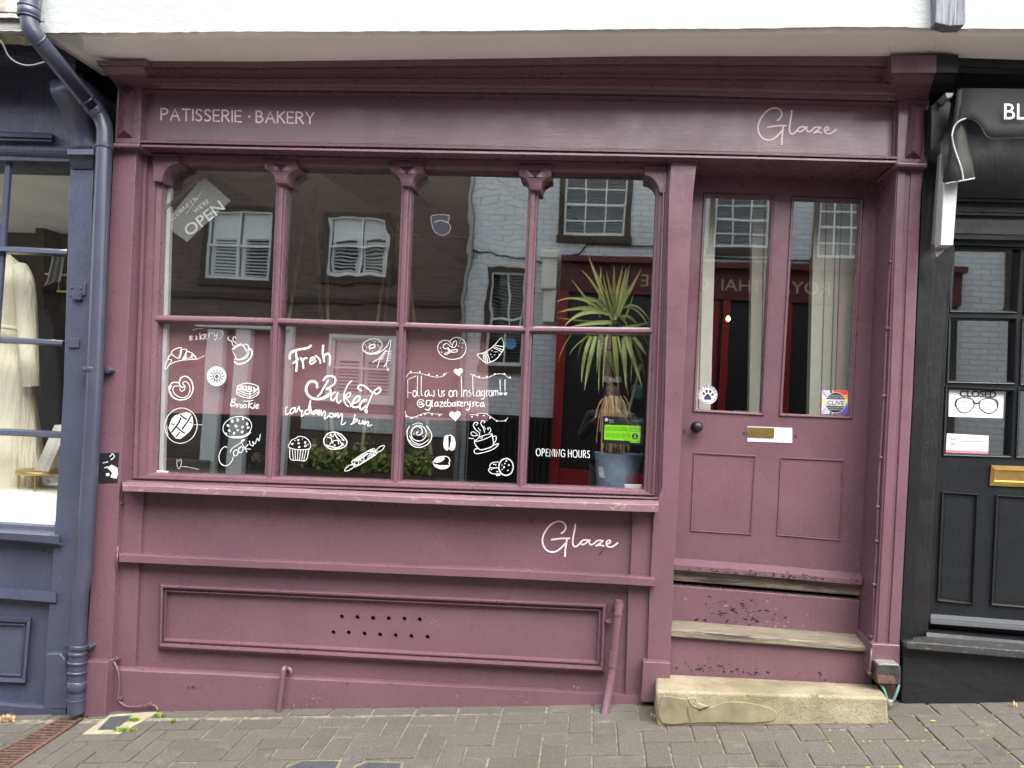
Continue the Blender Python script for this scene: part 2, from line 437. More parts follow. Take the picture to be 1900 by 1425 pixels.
def bricks(name, c1, c2, mort, bumpv=.7, w=.225, h=.075, tone=None):
    t = NT(name)
    sx = t.n('ShaderNodeSeparateXYZ'); t.l(t.geo.outputs['Position'], sx.inputs[0])
    cx = t.n('ShaderNodeCombineXYZ'); t.l(sx.outputs[0], cx.inputs[0]); t.l(sx.outputs[2], cx.inputs[1])
    b = t.n('ShaderNodeTexBrick', i_Scale=1.0, i_Mortar_Size=.009, i_Mortar_Smooth=.3, i_Brick_Width=w, i_Row_Height=h, i_Bias=0.)
    b.inputs['Color1'].default_value = (*c1, 1); b.inputs['Color2'].default_value = (*c2, 1); b.inputs['Mortar'].default_value = (*mort, 1)
    t.l(cx.outputs[0], b.inputs[0])
    c = t.mix(t.ramp(t.noise(2.5, detail=6), [(.3, 0), (.8, .45)]), b.outputs[0], tuple(x*.55 for x in c1))
    h_ = t.math('ADD', t.math('MULTIPLY', b.outputs['Fac'], -1), t.math('MULTIPLY', t.noise(18, detail=5), .5))
    t.pr(c, .75, normal=t.bump(h_, bumpv, .012)); return t.m
M_brickw = bricks('white_painted_brick', (.74, .77, .78), (.68, .71, .72), (.56, .58, .59))
M_brickb = bricks('brown_brick', (.155, .092, .07), (.10, .066, .052), (.15, .13, .11))
M_red = plain('red_shop_paint', (.27, .008, .013), .35, var=.1, sc=4, bump=.05)
M_redd = plain('dark_red_paint', (.09, .005, .008), .4, var=.1, sc=4, bump=.05)
M_goldl = plain('gilt_lettering', (.50, .40, .24), .5, bump=0)
M_sash = plain('white_sash_paint', (.80, .82, .82), .5, bump=.02)
M_louv = plain('grey_louvre', (.16, .16, .15), .6, bump=.02)
M_dglass = plain('dark_far_glass', (.010, .011, .013), .35, bump=0, var=.1, sc=2)
M_tin = plain('plant_soil', (.05, .035, .025), .9, bump=.5)
def leafm(name, c0, c1):
    t = NT(name); rnd = t.geo.outputs['Random Per Island']
    c = t.ramp(rnd, [(0, c0), (1, c1)])
    c = t.mix(t.math('MULTIPLY', t.noise(60, t.pos((3, 3, .3))), .5), c, tuple(x*1.5 for x in c1))
    q = t.pr(c, .42, normal=None); return t.m
M_leaf = leafm('dracaena_leaf', (.075, .125, .02), (.31, .34, .085))
M_fibre = leafm('dry_leaf_fibre', (.30, .17, .08), (.52, .36, .20))
M_weed = leafm('weed_green', (.10, .18, .03), (.22, .30, .06))
M_flower = leafm('yellow_flower', (.55, .32, .03), (.60, .45, .30))
def mk():
    t = NT('dracaena_bark'); g = t.noise(30, t.pos((1, 1, 5)), detail=5)
    t.pr(t.ramp(g, [(.35, (.10, .06, .05)), (.65, (.36, .27, .23))]), .85, normal=t.bump(g, .8, .01)); return t.m
M_bark = mk()
def glass(name, f0, wave, scale, tint=(.93, .96, .95)):
    t = NT(name)
    tr = t.n('ShaderNodeBsdfTransparent'); tr.inputs[0].default_value = (*tint, 1)
    gl = t.n('ShaderNodeBsdfGlossy'); gl.inputs['Roughness'].default_value = 0.014; gl.inputs[0].default_value = (.96, 1, .99, 1)
    if wave:
        h = t.noise(scale, t.pos((1, 1, .8)), detail=2, rough=.4)
        t.l(t.bump(h, 1.0, wave), gl.inputs['Normal'])
    lw = t.n('ShaderNodeLayerWeight', i_Blend=.5)
    fac = t.math('ADD', f0, t.math('MULTIPLY', t.math('POWER', lw.outputs['Facing'], 5.0), 1-f0))
    mx = t.n('ShaderNodeMixShader'); t.l(fac, mx.inputs[0]); t.l(tr.outputs[0], mx.inputs[1]); t.l(gl.outputs[0], mx.inputs[2])
    t.l(mx.outputs[0], t.out.inputs[0]); return t.m
M_glass = glass('window_glass', .33, .0006, 2.2)
M_glassw = glass('old_wavy_glass', .36, .0014, 4.0)
M_glassd = glass('door_glass', .29, .0008, 2.0)
M_film = glass('clear_film', .06, 0, 3.0, (.9, .9, .9))
def mk():
    t = NT('frosted_acrylic'); a = t.n('ShaderNodeBsdfTransparent'); d = t.n('ShaderNodeBsdfDiffuse'); d.inputs[0].default_value = (.62, .64, .62, 1); x = t.n('ShaderNodeMixShader'); x.inputs[0].default_value = .34
    t.l(a.outputs[0], x.inputs[1]); t.l(d.outputs[0], x.inputs[2]); t.l(x.outputs[0], t.out.inputs[0]); return t.m
M_acry = mk()
M_skin = plain('skin', (.13, .075, .055), .5, bump=.02)
M_jacket = plain('dark_jacket_cloth', (.012, .012, .016), .8, bump=.1)
M_trous = plain('grey_green_trousers', (.07, .075, .065), .85, bump=.1)
M_hair = plain('dark_hair', (.02, .015, .012), .6, bump=.2)
# ------------------------------------------------------------------ helpers for lofted blocks and steps
def loft(levels, d0, M=P):
    b = MB(); vs = []
    for y, xl, xr, d in levels:
        l, r = M(xl, y, d), M(xr, y, d); vs += [M.push(l, d0), l, r, M.push(r, d0)]
    n = len(levels); fs = [[i*4+j, i*4+j+1, (i+1)*4+j+1, (i+1)*4+j] for i in range(n-1) for j in range(3)]
    fs += [[0, 3, 2, 1], [(n-1)*4+j for j in range(4)]]
    b.add(vs, fs); return b
def stepblock(rl, rr, fl, fr, bl, br, dr, df, nx=1):
    b = MB(); A = [P(*rl, dr), P(*rr, dr), P(*fr, df), P(*fl, df), P(*bl, df), P(*br, df)]
    A += [P.push(A[4], dr), P.push(A[5], dr)]
    b.add(A, [[0, 1, 2, 3], [3, 2, 5, 4], [0, 3, 4, 6], [1, 7, 5, 2], [6, 4, 5, 7], [0, 6, 7, 1]]); return b
def inset(q, k):
    cx = sum(x for x, y in q)/len(q); cy = sum(y for x, y in q)/len(q)
    return [(x+(k if x < cx else -k), y+(k if y < cy else -k)) for x, y in q]

# ================================================================== upper storey, jettied over the shops
UP = thing('jettied_house', 'white rendered upper storey jutting out over the maroon bakery shopfront', 'house', P(900, 60, .3))
edge = [(72, 61), (200, 60), (350, 58), (480, 57), (600, 58), (720, 56.5), (850, 57), (950, 55.5), (1070, 54), (1180, 53), (1300, 52.5), (1420, 51.5), (1540, 49), (1650, 48.5), (1760, 52), (1900, 53), (2500, 56)]
fine = []
for x in range(72, 2501, 14): fine.append((x, ln(edge)(x)+random.uniform(-.7, .7)))
b = MB()
front = fine+[(2600, -200), (2600, -1000), (200, -1000), (100, -200)]
b.prism(front, .54, .525)
b.build('render_wall', M_white, UP)
back = [(72, 62), (95, 66), (120, 77), (148, 94), (170, 104), (195, 110), (230, 112.5), (270, 113), (480, 114), (720, 111), (960, 108), (1180, 104), (1420, 104), (1655, 104), (1740, 101), (1780, 107), (1900, 111), (2500, 122)]
MB().strip(fine, back, 74, 2480, [(0, .54), (.3, .49), (.65, .42), (1, .350), (1.03, .2)], .1, xs=[x for x, y in fine]).build('soffit', M_soff, UP, weld=True, smooth_all=True)
b = MB(); b.prism([(1735, -140), (1792, -140), (1792, 40), (1789, 47), (1760, 48), (1736, 42)], .585, .53)
b.build('timber_post', M_beam, UP, bevel=.004)
b = MB()
for pts in ([(1623, 60), (1634, 68), (1645, 80), (1651, 92), (1654, 103)], [(1722, 100), (1727, 93), (1737, 91), (1748, 95)], [(1745, 70), (1738, 84), (1733, 92)]):
    b.stroke(pts, 1.1, .54-.06)
# cracks lie just under the sloping soffit
bb = MB()
def sof(x, y):
    v = (y-ln(edge)(x))/max(1, ln(back)(x)-ln(edge)(x)); v = min(max(v, 0), 1)
    return .54+(.35-.54)*v+.004
for pts in ([(1623, 62), (1634, 68), (1645, 80), (1651, 92), (1654, 102)], [(1722, 99), (1727, 93), (1737, 91), (1748, 95)], [(1745, 70), (1738, 84), (1733, 92)]):
    pp = catmull(pts, 4); L = [P(q.x-.5, q.y, sof(q.x, q.y)) for q in pp]; R_ = [P(q.x+.5, q.y, sof(q.x, q.y)) for q in pp]
    m = len(pp); bb = MB(); bb.add(L+R_, [[i, i+1, m+i+1, m+i] for i in range(m-1)]); bb.build('crack', M_inkg, UP)
b = MB(); b.box((-9, .0, 3.35), (9, 5.2, 5.3)); b.box((-9, 4.7, -.6), (9, 5.2, 3.345)); b.box((-9, .21, 2.98), (9, .29, 3.345))
b.build('house_body', M_intw, UP)

# ================================================================== maroon bakery shopfront
SH = thing('bakery_shopfront', 'maroon painted bakery shopfront with four bay window and panelled door', 'shopfront', P(700, 1318, .1))
def part(b, n, m=M_mar, bev=.003, **k): return b.build(n, m, SH, bevel=bev, **k)
# pilasters
b = MB(); b.prism([(211, 268), (254, 268), (249, 360), (232, 720), (213, 1060), (206, 1232), (158, 1232), (170, 1065), (191, 720), (207, 360)], .15, -.05)
PL = part(b, 'pilaster')
b = MB(); b.prism([(156, 1227), (199, 1228), (194, 1331), (152, 1331)], .195, 0); b.build('plinth', M_mar, PL, bevel=.006)
b = MB(); b.prism([(185, 841), (221, 840), (219, 870), (218, 896), (184, 897), (182, 868)], .1515, .149); o = b.build('black_sticker', M_inkb, PL, label='torn black sticker with white scraps')
b = MB()
for pts in ([(199, 868), (207, 862), (218, 868), (219, 880), (216, 888), (205, 886), (208, 877)], [(196, 879), (202, 877), (204, 882), (198, 884)]): b.fill(pts, .1522)
for pts in ([(191, 859), (200, 857)], [(194, 868), (200, 866)], [(204, 847), (209, 842), (212, 848), (206, 853)]): b.stroke(pts, 1.6, .1524)
b.build('white_scraps', M_vinylw, PL)
b = MB(); b.prism([(218, 156), (263, 157), (259, 266), (212, 265)], .17, 0); CO = b.build('console_block', M_mar, PL, bevel=.003)
def pyramid(q, r0, r1, d0, d1, name):
    b = MB(); A = [P(*p, d0) for p in q]+[P(*r0, d1), P(*r1, d1)]
    b.add(A, [[0, 1, 4], [1, 2, 5, 4], [2, 3, 5], [3, 0, 4, 5]]); return b
pyramid([(222, 163), (250, 164), (246, 256), (217, 255)], (235, 178), (230, 240), .171, .215, '').build('raised_panel', M_mar, PL)
b = MB(); b.prism([(208, 264), (259, 265), (257, 274), (207, 273)], .20, 0); b.build('collar', M_mar, PL, bevel=.008)
b = MB(); b.prism([(211, 271), (222, 273), (224, 281), (219, 286), (209, 284)], .157, .14); b.build('pipe_lug', M_mar, PL, bevel=.003)
loft([(112, 178, 271, .375), (121, 180, 271, .365), (123, 186, 269, .335), (138, 196, 267, .305), (144, 202, 266, .28), (147, 204, 265, .262), (156, 213, 262, .205), (163, 214, 262, .165)], 0).build('corbel', M_mar, PL, bevel=.002)

b = MB(); b.prism([(1664, 304), (1715, 306), (1709, 360), (1694, 720), (1676, 1060), (1669, 1200), (1620, 1197), (1630, 1060), (1647, 720), (1661, 360)], .15, -.16)
PR = part(b, 'pilaster')
for q in ([(1667, 311), (1682, 311), (1679, 360), (1666, 720), (1650, 1060), (1641, 1195), (1627, 1195), (1634, 1060), (1652, 720), (1664, 360)],
          [(1692, 311), (1713, 311), (1707, 360), (1692, 720), (1674, 1060), (1667, 1195), (1649, 1195), (1657, 1060), (1674, 720), (1688, 360)]):
    MB().prism(q, .158, .14).build('fillet', M_mar, PR, bevel=.003)
b = MB(); b.prism([(1617, 1194), (1671, 1197), (1669, 1258), (1614, 1256)], .175, -.16); b.build('plinth', M_mar, PR, bevel=.006)
b = MB(); b.prism([(1668, 184), (1725, 186), (1721, 302), (1664, 300)], .17, 0); b.build('console_block', M_mar, PR, bevel=.003)
pyramid([(1687, 190), (1720, 192), (1710, 294), (1679, 292)], (1702, 206), (1696, 279), .171, .215, '').build('raised_panel', M_mar, PR)
b = MB(); b.prism([(1663, 298), (1723, 301), (1722, 311), (1662, 308)], .20, -.05); b.build('collar', M_mar, PR, bevel=.009)
loft([(102, 1653, 1738, .38), (135, 1654, 1738, .37), (138, 1657, 1736, .34), (152, 1660, 1731, .305), (158, 1661, 1729, .285), (162, 1663, 1728, .262), (175, 1667, 1724, .21), (187, 1669, 1723, .172)], 0).build('corbel', M_mar, PR, bevel=.002)
# fascia and cornice
b = MB(); b.prism([(262, 152), (1670, 168), (1666, 292), (260, 266)], .12, -.02); FA = part(b, 'fascia_board', M_marf, 0)
b = MB()
for q in ([(262, 158), (268, 158), (266, 262), (260, 262)], [(1660, 182), (1669, 182), (1666, 292), (1657, 292)]): MB().prism(q, .138, .1).build('edge_bead', M_mar, FA, bevel=.003)
ct = [(262, 113), (480, 114), (600, 112.5), (720, 110.5), (960, 107), (1080, 104), (1180, 103.5), (1420, 103.5), (1660, 104)]
cbm = [(262, 163), (480, 167), (720, 169), (960, 172), (1180, 175), (1420, 181), (1672, 187)]
MB().strip(ct, cbm, 264, 1660, [(0, .345), (.22, .338), (.24, .325), (.30, .325), (.33, .305), (.48, .27), (.56, .268), (.62, .276), (.68, .25), (.80, .21), (.88, .20), (.90, .17), (1, .16)], 0, step=60, jit=.5).build('cornice', M_mar, SH, weld=True)
fz = [(x, y) for x, y in cbm]; fz2 = [(x, y+9.5) for x, y in cbm]
MB().strip([(x, y-2) for x, y in fz], fz2, 266, 1664, [(0, .15), (.45, .148), (.5, .156), (1, .135)], 0, step=120).build('frieze_bead', M_mar, SH)
MB().strip([(256, 258), (480, 263), (720, 266), (950, 271), (1180, 276.5), (1420, 282), (1668, 289)], [(256, 273), (480, 278), (720, 283), (950, 287), (1180, 291), (1420, 296), (1668, 303)], 256, 1667,
           [(0, .125), (.14, .168), (.40, .168), (.47, .150), (.62, .150), (.70, .176), (.92, .178), (1, .165)], -.13, step=120).build('fascia_rail', M_mar, SH, weld=True)
# window frame
WO = [(243, 272), (1245, 290), (1227, 926), (223, 894)]; WI = [(302, 305), (1219, 322), (1195, 908), (283, 877)]
WF = MB().frame(WO, WI, [(0, .10), (.16, .098), (.20, .078), (.34, .078), (.40, .092), (.50, .092), (.56, .066), (.78, .064), (.84, .05), (1, .042)], -.06).build('window_frame', M_mar, SH, bevel=0, weld=True)
for tx, bx in ((523, 498), (756, 732.5), (991, 966.5)):
    b = MB(); b.prism([(tx-9.2, 300), (tx+9.2, 300), (bx+8.4, 904), (bx-8.4, 904)], .034, -.03)
    b.prism([(tx-4, 300), (tx+4, 300), (bx+3.6, 904), (bx-3.6, 904)], .056, .03)
    b.build('mullion', M_mar, WF, bevel=.004, seg=3)
MB().strip([(288, 584.5), (510, 590), (745, 598), (970, 605.5), (1212, 608)], [(288, 599), (510, 603.5), (745, 611), (970, 618), (1212, 621)], 288, 1211,
           [(0, .024), (.2, .044), (.42, .052), (.62, .052), (.85, .042), (1, .024)], -.02, step=110).build('transom_bar', M_mar, WF, weld=True)
for cx, ty in ((520, 293), (753.5, 298), (992, 305)):
    q = [(-29, 0), (30, 0), (31, 21), (22, 24), (15, 30), (11.5, 37), (11, 47), (-9, 47), (-10.5, 37), (-14, 30), (-20, 24), (-29, 21)]
    b = MB(); b.plate([(cx+x, ty+y+x*.02) for x, y in q], [[(cx-13, ty+10), (cx+14, ty+10.5), (cx+1, ty+24)]], .082, -.02)
    b.prism([(cx-18, ty+6), (cx+18, ty+6), (cx+8, ty+30), (cx-6, ty+30)], .066, 0)
    b.build('bracket', M_mar, WF, bevel=.002, seg=1)
b = MB(); b.prism([(283, 288), (331, 290), (331, 303), (319, 306), (309, 313), (303, 322), (300, 337), (284, 336)], .088, -.02); b.build('bracket', M_mar, WF, bevel=.003)
b = MB(); b.prism([(1196, 306), (1238, 308), (1236, 358), (1224, 357), (1221, 345), (1215, 335), (1207, 328), (1196, 325)], .088, -.02); b.build('bracket', M_mar, WF, bevel=.003)
# glass
mt = [(302, 300), (523, 300), (756, 300), (991, 300), (1221, 300)]; mbm = [(283, 910), (498, 910), (732, 910), (966, 910), (1194, 910)]
def mx(i, y): t = (y-300)/610; return mt[i][0]+(mbm[i][0]-mt[i][0])*t
panes_u, panes_l = [], []
for i in range(4):
    for rowi, (y0, y1) in enumerate(((300, 606), (596, 912))):
        k0, k1 = (i == 0)*-6, (i == 3)*6
        q = [(mx(i, y0)+k0, y0), (mx(i+1, y0)+k1, y0), (mx(i+1, y1)+k1, y1), (mx(i, y1)+k0, y1)]
        if rowi: q = [(x, y+(x-700)*.012+(4 if y < 700 else 0)) for x, y in q]
        else: q = [(x, y+(x-700)*.012-(2 if y > 400 else 0)) for x, y in q]
        o = MB().quad([q[0], q[3], q[2], q[1]], 0.0006*rowi).build('glass_pane', M_glassw if (rowi == 0 and i in (1, 2)) else M_glass, SH)
        (panes_l if rowi else panes_u).append(o)
MB().prism([(311, 312), (318, 312), (303, 874), (295, 874)], -.006, -.03).build('white_edge_trim', M_vinylw, WF)
MB().prism([(283, 872), (311, 874), (311, 881), (283, 879)], .008, .001).build('window_contact', M_alu, WF, bevel=.002)
# sill and stallriser
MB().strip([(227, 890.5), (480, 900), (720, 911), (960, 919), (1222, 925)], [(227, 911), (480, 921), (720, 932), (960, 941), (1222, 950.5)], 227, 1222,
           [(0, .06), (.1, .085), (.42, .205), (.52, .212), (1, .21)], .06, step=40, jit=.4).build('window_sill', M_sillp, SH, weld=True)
vh = [(634, 1144.5), (663, 1145.5), (692, 1147), (721, 1147.6), (750, 1148.4), (778.6, 1149.6), (618.4, 1173.6), (646.7, 1174), (676, 1176), (705, 1177.7), (734, 1179), (763, 1180.7), (793, 1182)]
b = MB(); b.plate([(213, 900), (1216, 938), (1206, 1100), (1196, 1306), (199, 1318), (206, 1230)], [[(598, 1128), (815, 1134), (815, 1198), (598, 1192)]], .09, .02)
SR = part(b, 'stallriser', M_mar, 0)
PO = [(295, 1083), (1127, 1120), (1122, 1250), (293, 1205)]; PI = [(312, 1101), (1108, 1137), (1105, 1225), (308, 1183)]
b = MB(); b.plate([(300, 1088), (1120, 1126), (1116, 1238), (298, 1196)], [[(x+4.1*cos(2*pi*k/12), y+4.3*sin(2*pi*k/12)) for k in range(12)] for x, y in vh], .099, .06)
b.build('vent_panel', M_mar, SR)
MB().quad([(590, 1120), (590, 1200), (825, 1205), (825, 1126)], .03).build('vent_void', M_dark, SR)
MB().frame(PO, PI, [(0, .097), (.12, .130), (.26, .142), (.40, .140), (.58, .119), (.64, .119), (.70, .128), (.78, .128), (1, .099)], .08).build('panel_moulding', M_mar, SR, weld=True)
b = MB()
for q in ([(223, 905), (266, 907), (260, 1030), (218, 1030)], [(1174, 940), (1215, 942), (1209, 1072), (1169, 1070)], [(218, 1040), (258, 1042), (250, 1240), (206, 1238)], [(1166, 1084), (1209, 1086), (1202, 1292), (1160, 1290)]):
    MB().prism(q, .11, .08).build('stile', M_mar, SR, bevel=.003)
MB().strip([(221, 1023.5), (480, 1036), (720, 1045), (960, 1053), (1215, 1068)], [(221, 1043.5), (480, 1055), (720, 1064.5), (960, 1075), (1215, 1088.5)], 221, 1215,
           [(0, .09), (.22, .158), (.32, .166), (.95, .166), (1, .158)], .08, step=60, jit=.4).build('mid_rail', M_mar, SR, weld=True)
MB().strip([(199, 1235), (480, 1250), (720, 1264), (960, 1277), (1160, 1288), (1199, 1291)], [(199, 1323), (480, 1322), (720, 1321), (960, 1319), (1199, 1315)], 199, 1199,
           [(0, .11), (.05, .128), (.09, .134), (1, .136)], .05, step=60, jit=.5).build('skirting', M_mar, SR, weld=True)
b = MB()
for x, y in ((349, 1276), (357, 1275), (360, 1274.6), (367, 1276), (375, 1275), (265, 1243), (635, 1270), (644, 1269.5), (720, 1269.5), (727, 1269)):
    b.disc(x, y, random.uniform(.8, 1.8), .139, ry=random.uniform(.8, 2.2), n=7)
b.build('paint_chips', M_inkb, SR)['kind'] = 'stuff'
# post between window and door
b = MB(); b.prism([(1246, 292), (1294, 293), (1286, 360), (1268, 720), (1257, 935), (1250, 1065), (1243, 1235), (1243, 1305), (1198, 1305), (1205, 1100), (1213, 950), (1228, 905), (1234, 720), (1241, 360)], .13, -.16)
PT = part(b, 'door_post', M_mar, .003)
MB().prism([(1241, 287), (1298, 289), (1297, 297), (1242, 296)], .155, .0).build('post_cap', M_mar, PT, bevel=.003)
MB().prism([(1193, 1228), (1244, 1230), (1243, 1303), (1189, 1303)], .17, -.02).build('plinth', M_mar, PT, bevel=.004)
# door
P1 = [(1311, 363), (1432, 367), (1412, 766), (1291, 759)]; P2 = [(1474, 369), (1597, 374), (1576, 772), (1451, 767)]
b = MB(); b.plate([(1280, 312), (1650, 322), (1600, 1066), (1246, 1038)], [P1, P2], -.08, -.13)
DO = part(b, 'door', M_mar, .002)
for q in (P1, P2): MB().frame(inset(q, -6), q, [(0, -.079), (.35, -.071), (.7, -.072), (1, -.092)], -.11).build('glazing_bead', M_mar, DO, weld=True)
dpan = []
for q in (P1, P2): dpan.append(MB().quad([q[0], q[3], q[2], q[1]], -.10).build('door_pane', M_glassd, DO))
for q in ([(1287, 839), (1403, 845), (1395, 993), (1281, 986)], [(1448, 848), (1566, 853), (1560, 1004), (1441, 994)]):
    MB().frame(q, inset(q, 6), [(0, -.080), (.18, -.073), (.42, -.074), (.5, -.088), (.68, -.088), (.75, -.079), (1, -.0795)], -.11).build('door_panel', M_mar, DO, weld=True)
MB().prism([(1387, 791), (1470, 794), (1470, 822), (1387, 819)], -.0775, -.09).build('white_backplate', M_vinylw, DO)
MB().prism([(1388, 792.5), (1437, 794), (1436, 813), (1387.5, 811)], -.0735, -.09).build('brass_flap', M_brassd, DO, bevel=.001)
b = MB(); c = P(1292, 792, -.08)
b.lathe(c, [(.026, 0), (.026, .006), (.012, .01), (.011, .025), (.02, .032), (.025, .042), (.025, .05), (.019, .058), (.008, .062), (0, .0625)], 24, (0, -1, 0)); b.build('door_knob', M_iron, DO, recalc=True)
for x, y, r in ((1381, 804, 2.2), (1476, 810, 2.4)): MB().disc(x, y, r, -.0785).build('screw_hole', M_inkb, DO)
MB().fill([(1268, 796.5), (1272, 797), (1271.5, 806), (1267.5, 805.5)], .1305).build('keyhole', M_inkb, PT)
b = MB()
for i in range(16): b.disc(random.uniform(1290, 1590), random.uniform(780, 1030), random.uniform(.6, 1.3), -.0755, n=6)
b.build('paint_specks', M_inkb, DO)['kind'] = 'stuff'
MB().strip([(1251, 1034), (1420, 1047), (1602, 1063)], [(1251, 1057), (1420, 1070), (1602, 1086)], 1251, 1600, [(0, -.085), (.55, -.022), (.6, -.018), (1, -.018)], -.11, step=60).build('weatherboard', M_scuff, DO, weld=True)
# door steps that belong to the shopfront
MB().prism([(1248, 1056), (1600, 1085), (1600, 1106), (1248, 1077)], -.06, -.14).build('threshold', M_tread, SH, bevel=.004)
MB().prism([(1246, 1064), (1600, 1094), (1598, 1122), (1246, 1094)], -.11, -.16).build('threshold_gap', M_dark, SH)
MB().prism([(1246, 1086), (1596, 1114), (1592, 1182), (1243, 1156)], -.04, -.14).build('riser', M_mar, SH, bevel=.003)
stepblock((1247, 1150), (1590, 1176), (1243, 1167), (1615, 1200), (1243, 1182), (1615, 1211), -.045, .11).build('wooden_tread', M_tread, SH, bevel=.007, seg=3)
MB().prism([(1243, 1178), (1618, 1207), (1618, 1292), (1243, 1275)], .085, -.1).build('riser', M_mar, SH, bevel=.003)
rc = random.Random(21)
def chips(n, fx, fy, d, smin, smax, mat, par, asp=.6):
    b = MB()
    for i in range(n):
        x, y = fx(), fy(); r_ = smin+(smax-smin)*rc.random()**2.5; m = rc.randint(5, 8); ro = rc.uniform(-.5, .3)
        pts = [(r_*rc.uniform(.5, 1.2)*cos(2*pi*k/m), r_*asp*rc.uniform(.5, 1.2)*sin(2*pi*k/m)) for k in range(m)]
        b.fill([(x+u*cos(ro)-v*sin(ro), y+u*sin(ro)+v*cos(ro)+(x-1243)*.078) for u, v in pts], d(y)+rc.uniform(0, .0004))
    o = b.build('paint_scuffs', mat, par); o['kind'] = 'stuff'
chips(26, lambda: rc.uniform(560, 1150), lambda: rc.uniform(1285, 1312)-70, lambda y: .137, .5, 2.0, M_worn, SR, .5) if False else None
cl = lambda a, b_: min(max(a, b_[0]), b_[1])
chips(150, lambda: cl(rc.gauss(1365, 42), (1256, 1580)), lambda: cl(1152-abs(rc.gauss(0, 22)), (1090, 1152)), lambda y: -.0395, .5, 5.5, M_inkb, SH, .4)
chips(60, lambda: cl(rc.gauss(1420, 60), (1256, 1580)), lambda: cl(1150-abs(rc.gauss(0, 26)), (1090, 1152)), lambda y: -.0393, .6, 4, M_worn, SH, .5)
chips(110, lambda: cl(rc.choice([rc.gauss(1310, 18), rc.gauss(1380, 32), rc.uniform(1250, 1600)]), (1250, 1605)), lambda: cl(1241-abs(rc.gauss(0, 9)), (1195, 1243)), lambda y: .0855, .5, 4.2, M_inkb, SH, .5)
chips(70, lambda: rc.uniform(1250, 1500), lambda: 1238-abs(rc.gauss(0, 16)), lambda y: .0857, .4, 1.6, M_worn, SH, .6)
chips(120, lambda: cl(rc.choice([rc.gauss(1345, 50), rc.gauss(1470, 45), rc.uniform(1255, 1590)]), (1255, 1592)), lambda: cl(1056-abs(rc.gauss(0, 4.5)), (1043, 1056.5)), lambda y: -.0172, .5, 4.2, M_inkb, DO, .5)
b = MB()
for i in range(60):
    x = rc.choice([rc.uniform(560, 1150), rc.gauss(590, 12), rc.uniform(240, 1150)]); y = 1310-rc.random()**2*40+(-.008*(x-300)); r_ = .4+1.6*rc.random()**3
    b.disc(x, y, r_, .1375, n=6, ry=r_*rc.uniform(.4, 1.6), rot=rc.uniform(0, 3))
for x, y in ((804, 1150), (808, 1153), (813, 1148), (815, 1158), (811, 1161), (800, 1157), (786, 1160), (606, 1162)): b.disc(x, y, rc.uniform(.7, 1.5), .0995, n=6)
for pts in ([(582, 1287), (587, 1298), (590, 1306)], [(700, 1246), (704, 1241)], [(960, 1292), (966, 1293)], [(480, 1275), (487, 1277)]): b.stroke(pts, 1.1, .138 if pts[0][1] > 1250 else .0925)
b.build('scuff_marks', M_worn, SR)['kind'] = 'stuff'
# painted lettering
SF = {'P': (.5, [[(0, 0), (0, 1)], [(0, 1), (.25, 1), (.44, .93), (.5, .76), (.44, .6), (.25, .5), (0, .5)]]), 'A': (.68, [[(0, 0), (.34, 1), (.68, 0)], [(.13, .36), (.55, .36)]]),
      'T': (.58, [[(.29, 0), (.29, 1)], [(0, 1), (.58, 1)]]), 'I': (.0, [[(0, 0), (0, 1)]]),
      'S': (.44, [[(.42, .9), (.25, 1), (.08, .94), (.02, .77), (.1, .61), (.32, .46), (.43, .28), (.37, .08), (.2, 0), (.0, .08)]]),
      'E': (.44, [[(.44, 1), (0, 1), (0, 0), (.46, 0)], [(0, .52), (.4, .52)]]), 'R': (.54, [[(0, 0), (0, 1)], [(0, 1), (.25, 1), (.42, .93), (.48, .77), (.42, .6), (.25, .52), (0, .52)], [(.22, .52), (.54, 0)]]),
      'B': (.5, [[(0, 0), (0, 1)], [(0, 1), (.22, 1), (.38, .93), (.42, .77), (.36, .6), (.22, .53), (0, .53)], [(.22, .53), (.42, .45), (.5, .27), (.42, .08), (.22, 0), (0, 0)]]),
      'K': (.52, [[(0, 0), (0, 1)], [(.5, 1), (.02, .48)], [(.16, .6), (.54, 0)]]), 'Y': (.58, [[(0, 1), (.29, .47), (.58, 1)], [(.29, .47), (.29, 0)]]),
      'O': (.86, [[(.43, 1), (.18, .94), (.03, .74), (0, .5), (.03, .26), (.18, .06), (.43, 0), (.68, .06), (.83, .26), (.86, .5), (.83, .74), (.68, .94), (.43, 1)]]),
      'N': (.66, [[(0, 0), (0, 1), (.66, 0), (.66, 1)]]), 'G': (.8, [[(.76, .84), (.6, .96), (.42, 1), (.18, .94), (.03, .74), (0, .5), (.03, .26), (.18, .06), (.44, 0), (.64, .05), (.76, .16), (.76, .46), (.5, .46)]]),
      'H': (.62, [[(0, 0), (0, 1)], [(.62, 0), (.62, 1)], [(0, .52), (.62, .52)]]), 'U': (.58, [[(0, 1), (0, .3), (.06, .1), (.29, 0), (.52, .1), (.58, .3), (.58, 1)]]),
      'M': (.8, [[(0, 0), (.1, 1), (.4, .2), (.7, 1), (.8, 0)]]), 'L': (.42, [[(0, 1), (0, 0), (.44, 0)]]), 'C': (.74, [[(.74, .86), (.6, .97), (.43, 1), (.18, .94), (.03, .74), (0, .5), (.03, .26), (.18, .06), (.43, 0), (.62, .04), (.74, .14)]])}
STR = set('AIETKYNHML')
